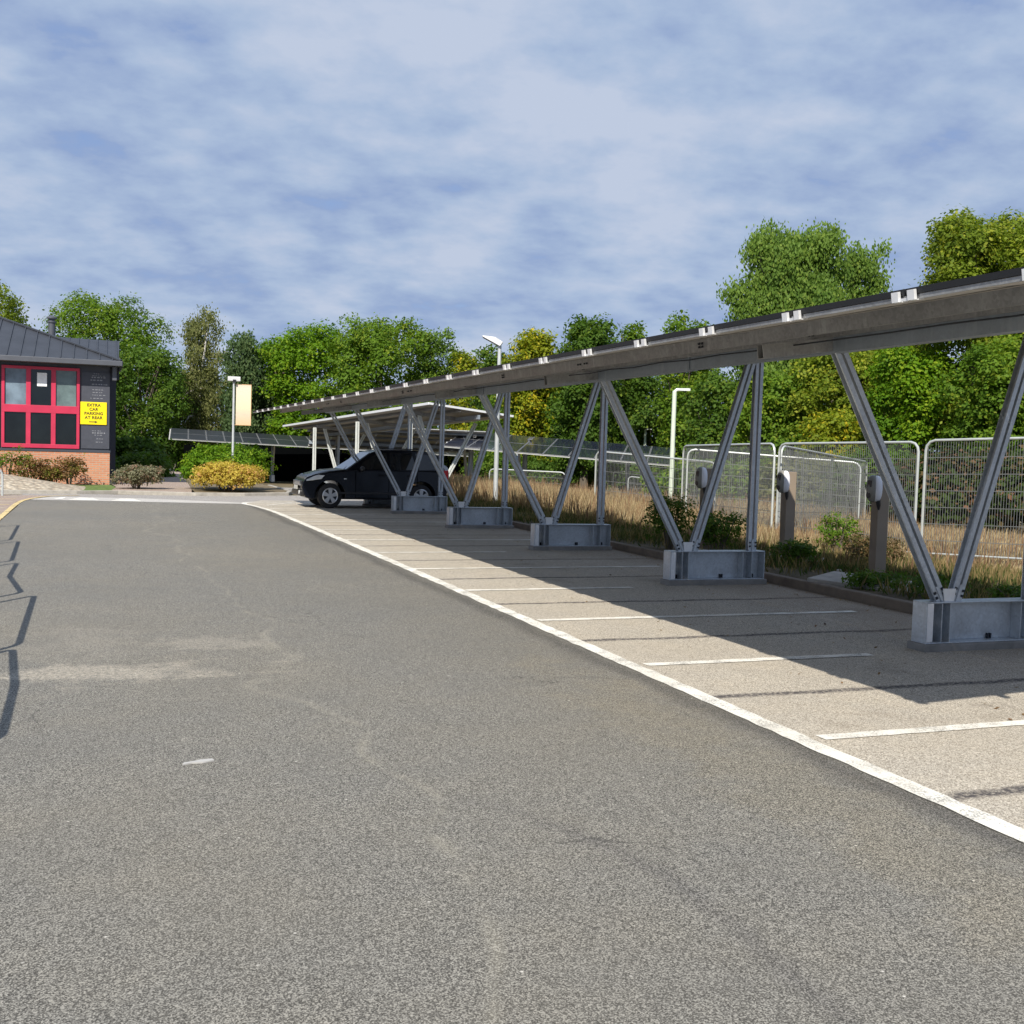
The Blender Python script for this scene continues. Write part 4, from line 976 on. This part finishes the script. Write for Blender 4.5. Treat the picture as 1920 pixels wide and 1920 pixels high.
# banner pole
L1 = thing('banner_pole', 'slim grey pole with small floodlight and cream banner, standing in the bushes', 'lamp post', (4.23, 38.4, .08))
tz = at_y(440, 712, 38.4).z-.08
b = MB(); b.tube([(0,0,-.1), (.0,0,tz)], [.045,.035], 12); b.build('pole', M['lampgrey'], L1)
b = MB(); b.box((-.20,-.12,tz-.05), (.20,.10,tz+.10)); hd = b.build('floodlight', M['shell'], L1, bevel=.015)
b = MB(); b.box((-.05,-.14,tz-.10), (.05,-.121,tz+.0)); b.build('bracket', M['blackp'], hd)
def banner_mat():
    t = NT('cream_banner'); v = t.coord(); s0 = t.n('ShaderNodeSeparateXYZ', {0: v})
    c = t.ramp(t.math('DIVIDE', s0.outputs[2], 4.0), [(.56, (.66,.48,.30)), (.64, (.66,.54,.40)), (.72, (.70,.66,.44)), (.86, (.70,.62,.50)), (.93, (.66,.48,.32))])
    n_ = t.ramp(t.noise(t.coord(scale=(3, 1, 26)), 1.2, 4, .6), [(.52, 0.0), (.60, 1.0)])
    msk = t.ramp(t.math('DIVIDE', s0.outputs[2], 4.0), [(.60, 0.0), (.62, .5), (.66, .35), (.68, 0.0)])
    c = t.mix(t.math('MULTIPLY', n_, msk), c, (.62,.45,.36)); t.bsdf(c, .7); return t.m
z1 = at_y(470, 722, 38.4).z-.08; z0 = at_y(460, 797, 38.4).z-.08
b = MB(); b.box((.075,-.006,z0), (.56,.006,z1)); bn = b.build('banner', banner_mat(), L1)
b = MB()
for z in (z0-.012, z1): b.box((.03,-.012,z), (.575,.012,z+.012))
b.box((.56,-.010,z0), (.572,.010,z1)); b.build('banner_frame', plain('orange_banner_edge', (.72,.42,.20), .6), bn)

def lamp(label, u, vtop, d, mat, kind):
    p = at(u, vtop, d); g = gz(p.x, p.y); r_ = thing('lamp_post', label, 'lamp post', (p.x, p.y, g)); h_ = p.z-g
    b = MB(); b.tube([(0,0,-.1), (0,0,h_)], [.075,.055] if kind != 'slim' else [.07,.06], 12); b.build('pole', mat, r_); return r_, h_
r_, h_ = lamp('tall floodlight pole with tilted flat head above the carport roof', 937, 648, 33, M['lampgrey'], 'tall')
hd = Matrix.Rotation(YAW, 4, 'Z'); rt = Vector((_r0[0], _r0[1], 0)); fo = Vector((_f[0], _f[1], 0)).normalized()
b = MB(); o_ = Vector((0,0,h_)); sl_ = (rt*-.82+Vector((0,0,.42))).normalized(); nm = sl_.cross(fo).normalized(); nm = nm if nm.z > 0 else -nm
W3 = .30
def hv(a_, c_, e_): return o_+sl_*a_+fo*c_+nm*e_
vs = [hv(-.02,-W3*.5,-.02), hv(.58,-W3*.6,-.02), hv(.58,W3*.6,-.02), hv(-.02,W3*.5,-.02), hv(-.04,-W3*.4,.13), hv(.22,-W3*.45,.15), hv(.56,-W3*.5,.02), hv(.56,W3*.5,.02), hv(.22,W3*.45,.15), hv(-.04,W3*.4,.13)]
b.add(vs, [(0,1,2,3)[::-1],(4,5,8,9),(5,6,7,8),(0,1,6,5,4),(3,9,8,7,2),(1,2,7,6),(0,4,9,3)]); hd_ = b.build('lamp_head', M['shell'], r_, bevel=.012)
b = MB(); b.add([hv(.04,-W3*.42,-.024), hv(.54,-W3*.5,-.024), hv(.54,W3*.5,-.024), hv(.04,W3*.42,-.024), hv(.04,-W3*.42,-.034), hv(.54,-W3*.5,-.034), hv(.54,W3*.5,-.034), hv(.04,W3*.42,-.034)], [(0,1,2,3),(7,6,5,4),(0,4,5,1),(1,5,6,2),(2,6,7,3),(3,7,4,0)]); b.build('lens', M['lens'], hd_)
for lb, u, vt, d, s_ in (('pale green lamp post standing behind the fence', 1265, 733, 31, 1.0), ('short distant pale green lamp post left of the taller one', 1210, 806, 55, .9)):
    r_, h_ = lamp(lb, u, vt, d, M['lampgreen'], 'slim')
    b = MB(); e = rt*.40*s_; b.tube([(0,0,h_-.03), rt*.06+Vector((0,0,h_+.03)), e+Vector((0,0,h_+.05))], [.05,.045,.035], 8)
    b.frame_box(Vector((0,0,h_+.03)), rt, fo, Vector((0,0,1)), (.10*s_,-.08,-.02), (.42*s_,.08,.045)); b.build('lamp_head', M['white_steel'], r_)

# ------------------------------------------------------------------ hoops: cycle stand and trolley rails left of the lane
def hoop(name, label, p, q, h_, r_=.024, cat='rail', group=None, mat='fence', rc=.22, mid=False, bulge=0.0):
    p = Vector((p[0], p[1], 0)); q = Vector((q[0], q[1], 0)); dr = (q-p).normalized(); L = (q-p).length; Z = Vector((0,0,1)); nr = Vector((-dr.y, dr.x, 0))
    root = thing(name, label, cat, p, group=group)
    pts = [Vector((0,0,-.1)), Z*(h_-rc)]+[Z*(h_-rc)+dr*rc*(1-math.cos(t_))+Z*rc*math.sin(t_) for t_ in (.4,.8,1.2,1.571)]
    if bulge: pts.append(dr*L*.5+Z*h_+nr*bulge)
    pts += [dr*(L-rc)+dr*rc*math.sin(t_)+Z*(h_-rc+rc*math.cos(t_)) for t_ in (.001,.4,.8,1.2,1.571)]+[dr*L-Z*.1]
    b = MB(); b.tube(pts, r_, 8); b.build('tube', M[mat], root)
    if mid: b = MB(); b.tube([Z*h_*.35, dr*L+Z*h_*.35], r_*.8, 8); b.build('cross_rail', M[mat], root)
    return root
hoop('cycle_hoop', 'grey steel hoop at the left edge by the cobbled slope', (-3.2, 34.6), (-2.52, 34.8), .82, .028, 'cycle stand', None, 'lampgrey', .26, True)
seg = [((-1.42,23.6),(-1.34,20.25),1.0,0), ((-1.20,20.0),(-1.10,16.9),1.0,0), ((-1.02,16.6),(-.78,13.45),1.0,-.10), ((-.63,13.2),(-.60,10.1),1.0,0), ((-.63,9.9),(-.50,7.0),1.0,.04)]
for k, (a, c_, h_, bu) in enumerate(seg):
    sx, sy = .608*h_, .98*h_
    hoop('trolley_rail', 'bent steel rail beside the lane, just outside the left edge', (a[0]-sx-.0, a[1]-sy), (c_[0]-sx, c_[1]-sy), h_, .027, 'rail', 'bent steel rails left of the lane', 'fence', .10, False, bu)

# ------------------------------------------------------------------ black off-road car (faces -x)
def car():
    cx, cy = 5.16, 31.05
    root = thing('parked_car', 'black off road car parked nose to the lane under the far end of the carport', 'car', (cx, cy, 0))
    paint_ = NT('black_car_paint'); paint_.bsdf((.003,.004,.008), .22, .0, **{'Specular IOR Level': .3}); P_ = paint_.m
    W2 = .87; fwx, rwx, wr = .78, 3.42, .345
    # side profile of lower body with arches (x, z)
    def archpts(c_, r_): return [(c_+r_*math.cos(t_), wr+r_*math.sin(t_)) for t_ in np.linspace(math.pi*1.06, -math.pi*.06, 13)]
    lowp = [(.06,.42),(.10,.30),(.28,.24)] + archpts(fwx,.42) + [(1.35,.26),(2.9,.26)] + archpts(rwx,.42) + [(4.02,.30),(4.20,.34),(4.24,.55)]
    topp = [(4.25,.75),(4.22,.98),(4.16,1.04),(3.2,1.06),(1.42,1.06),(1.2,1.02),(.75,.98),(.35,.92),(.14,.84),(.04,.70),(.01,.55)]
    b = MB(); prof = lowp+topp; n_ = len(prof); C_ = (2.1, .65)
    secs = [(-W2, .0), (-W2+.0, .0)]
    rings = []
    for y, ins in ((-W2+.06,.045),(-W2,.0),(W2,.0),(W2-.06,.045)):
        ring = []
        for x, z in prof:
            # nose narrows in plan, shoulders tuck in slightly
            k = 1.0
            if x < .6: k = 1-.16*((.6-x)/.6)**2
            if x > 3.9: k = 1-.07*((x-3.9)/.35)**2
            if z > .85: k *= 1-.05*(z-.85)/.2
            dz = ins*(1 if z > .8 else 0)
            ring.append((x+(C_[0]-x)/2.2*0, y*k, z-0*dz+(ins if z > .95 else 0)))
        rings.append(ring)
    # order so that the crown of the bonnet is slightly raised in the middle
    rings = [rings[1], rings[0], rings[3], rings[2]]
    vs = [v for r_ in rings for v in r_]; fs = []
    for i in range(3):
        for k in range(n_): fs.append((i*n_+k, i*n_+(k+1)%n_, (i+1)*n_+(k+1)%n_, (i+1)*n_+k))
    fs.append(tuple(range(n_))[::-1]); fs.append(tuple(3*n_+k for k in range(n_)))
    b.add(vs, fs); body = b.build('body', P_, root, bevel=.02, smooth=True)
    # greenhouse
    gb = [(1.20,1.03),(1.62,1.30),(1.98,1.55),(2.25,1.625),(3.1,1.64),(3.75,1.60),(3.98,1.50),(4.16,1.05)]
    b = MB(); rings = []
    for sg in (-1, 1):
        rings.append([(x, sg*(W2-.03-(z-1.03)*.30), z) for x, z in gb])
    n_ = len(gb); b.add(rings[0]+rings[1], [tuple(range(n_)), tuple(range(n_, 2*n_))[::-1]]+[(k,(k+1)%n_,(k+1)%n_+n_,k+n_) for k in range(n_)])
    b.build('cabin', P_, body, bevel=.03, smooth=True)
    gl = glass('car_window_glass', (.012,.014,.017), .03)
    def side_pane(poly, sg, nm='side_window'):
        b = MB(); yf = lambda z, o_: sg*(W2-.03-(z-1.03)*.30+o_)
        n2 = len(poly); b.add([(x, yf(z, .006), z) for x, z in poly]+[(x, yf(z, -.01), z) for x, z in poly], [tuple(range(n2)), tuple(range(n2, 2*n2))[::-1]]+[(k,(k+1)%n2,(k+1)%n2+n2,k+n2) for k in range(n2)])
        b.build(nm, gl, body)
    for sg in (-1, 1):
        side_pane([(1.58,1.09),(1.72,1.27),(2.08,1.50),(2.42,1.55),(2.42,1.09)], sg); side_pane([(2.50,1.09),(2.50,1.555),(3.15,1.56),(3.28,1.09)], sg); side_pane([(3.36,1.09),(3.26,1.55),(3.75,1.50),(3.95,1.12)], sg)
    # windscreen lies on the slope
    wsm = glass('windscreen_glass', (.16,.19,.22), .05)
    b = MB(); q = [(1.235,1.055),(1.95,1.528)]
    vs = []
    for (x, z) in q:
        for sg in (-1, 1): vs.append((x-.012, sg*(W2-.10-(z-1.03)*.32), z+.018))
    b.add(vs+[(x+.02, y, z-.03) for x, y, z in vs], [(0,1,3,2),(4,6,7,5),(0,4,5,1),(1,5,7,3),(3,7,6,2),(2,6,4,0)]); b.build('windscreen', wsm, body)
    hl = plain('headlight_lens', (.72,.75,.76), .15); rl = plain('red_tail_lens', (.62,.02,.03), .2)
    for sg in (-1, 1):
        b = MB(); b.add([(.10,sg*.60,.80),(.12,sg*.845,.74),(.52,sg*.885,.80),(.62,sg*.872,.895),(.40,sg*.80,.915),(.20,sg*.66,.885), (.30,sg*.6,.78),(.30,sg*.78,.75),(.55,sg*.82,.80),(.6,sg*.8,.88),(.42,sg*.72,.90),(.3,sg*.6,.86)],
              [(0,1,2,3,4,5),(11,10,9,8,7,6),(0,6,7,1),(1,7,8,2),(2,8,9,3),(3,9,10,4),(4,10,11,5),(5,11,6,0)]); b.build('headlight', hl, body)
        b = MB(); b.box((4.10, min(sg*.70,sg*.86), .78), (4.235, max(sg*.70,sg*.86), 1.10)); b.build('tail_light', rl, body, bevel=.02)
        # mirror
        b = MB(); ellipsoid(b, (1.66, sg*.98, 1.09), (.07,.11,.075), 14, 8); b.bar((1.66, sg*.84, 1.05), (1.66, sg*.93, 1.06), .04, .03); b.build('wing_mirror', M['blackp'], body)
        b = MB(); b.box((1.16, min(sg*.872,sg*.88), .80), (1.24, max(sg*.872,sg*.88), .825)); b.build('indicator', hl, body)
        for xh in (2.28, 3.12):
            b = MB(); b.box((xh-.1, min(sg*.868,sg*.90), .91), (xh+.08, max(sg*.868,sg*.90), .945)); b.build('door_handle', P_, body, bevel=.008)
        b = MB(); b.bar((2.15, sg*.60, 1.66), (3.7, sg*.60, 1.66), .04, .03); b.build('roof_rail', M['blackp'], body)
    b = MB(); b.box((-.015,-.55,.60), (.05,.55,.73)); b.build('grille', M['galv_dark'], body, bevel=.01)
    b = MB(); b.box((-.03,-.70,.32), (.10,.70,.48)); b.build('front_bumper', M['blackp'], body, bevel=.03)
    seamm = plain('panel_gap', (.0008,.0008,.001), 1.0, spec=0.0)
    for x0_, z0_, x1_, z1_ in ((1.50,.30,1.50,1.04),(2.46,.30,2.46,1.04),(3.30,.62,3.30,1.04),(1.50,.30,3.0,.30)):
        b = MB(); b.bar((x0_, -.8735, z0_), (x1_, -.8735, z1_), .012, .006, side=(0,1,0)); b.build('door_gap', seamm, body)
    b = MB(); b.box((1.0,-.89,.40), (3.05,-.868,.46)); b.build('sill_trim', M['blackp'], body, bevel=.006)
    b = MB(); b.lathe([(.055,-.01),(.055,.02)], (-.035,-.55,.42), 'x', 14); b.build('fog_lamp', hl, body)
    b = MB(); b.bar((1.22,-.55,1.075), (1.62,.05,1.30), .02, .015); b.build('wiper', M['blackp'], body)
    b = MB(); b.box((-.045,-.26,.49), (-.031,.26,.60)); b.build('number_plate', plain('blank_plate', (.45,.45,.42), .5), body)
    b = MB(); b.lathe([(.26,0),(.33,.03),(.34,.12),(.30,.19),(.1,.21)], (4.25, .05, .90), 'x', 28); b.build('spare_wheel_cover', M['galv_dark'], body)
    b = MB(); b.box((.35,-.70,.25), (4.1,.70,.45)); b.build('underbody', M['slot'], body)
    ty = plain('tyre_rubber', (.022,.022,.024), .85); al = plain('alloy_wheel', (.60,.61,.63), .3, .6, .05)
    for x in (fwx, rwx):
        for sg in (-1, 1):
            b = MB(); y0 = sg*.76; w_ = .11
            b.lathe([(.205,-w_),(.30,-w_),(.335,-w_*.8),(wr,-w_*.5),(wr,w_*.5),(.335,w_*.8),(.30,w_),(.205,w_)], (x, y0, wr), 'y', 36); wh = b.build('wheel', ty, root)
            b = MB(); yo = y0+sg*.118
            n_ = 36
            b.tube([(x+.205*math.cos(a_), yo, wr+.205*math.sin(a_)) for a_ in np.linspace(0, 2*math.pi, n_, endpoint=False)], .018, 6, closed=True)
            for k in range(5):
                a_ = 2*math.pi*k/5+.3; dv_ = Vector((math.cos(a_), 0, math.sin(a_))); sd = Vector((-math.sin(a_), 0, math.cos(a_))); c0 = Vector((x, yo+sg*.012, wr))
                vs = [c0+dv_*.03-sd*.035, c0+dv_*.03+sd*.035, c0+dv_*.20+sd*.062, c0+dv_*.20-sd*.062]
                dp = Vector((0, -sg*.03, 0)); b.add(vs+[v_+dp for v_ in vs], [(0,1,2,3),(7,6,5,4),(0,4,5,1),(1,5,6,2),(2,6,7,3),(3,7,4,0)])
            b.lathe([(.05,-.02),(.05,.02)], (x, yo+sg*.01, wr), 'y', 14)
            b.build('rim', al, wh)
            b = MB(); b.lathe([(.19,-.005),(.19,.005)], (x, yo-sg*.006, wr), 'y', 24); b.build('wheel_well_disc', M['slot'], wh)
    root.scale = (.965, 1, 1); return root
car()

# small litter on the lane
b = MB(); b.add([(x, y, 0.0) for x, y in [(0,0),(.05,.025),(.11,.02),(.17,.05),(.16,.08),(.10,.075),(.05,.05),(.01,.04)]]+[(x, y, .008) for x, y in [(0,0),(.05,.025),(.11,.02),(.17,.05),(.16,.08),(.10,.075),(.05,.05),(.01,.04)]], [tuple(range(8))[::-1], tuple(range(8,16))]+[(i,(i+1)%8,(i+1)%8+8,i+8) for i in range(8)])
o = b.build('scrap_of_paper', plain('white_scrap', (.46,.45,.43), .8)); p = ground_at(342, 1436, .006); o.location = p; tag(o, 'torn white scrap lying on the dark tarmac', 'litter')
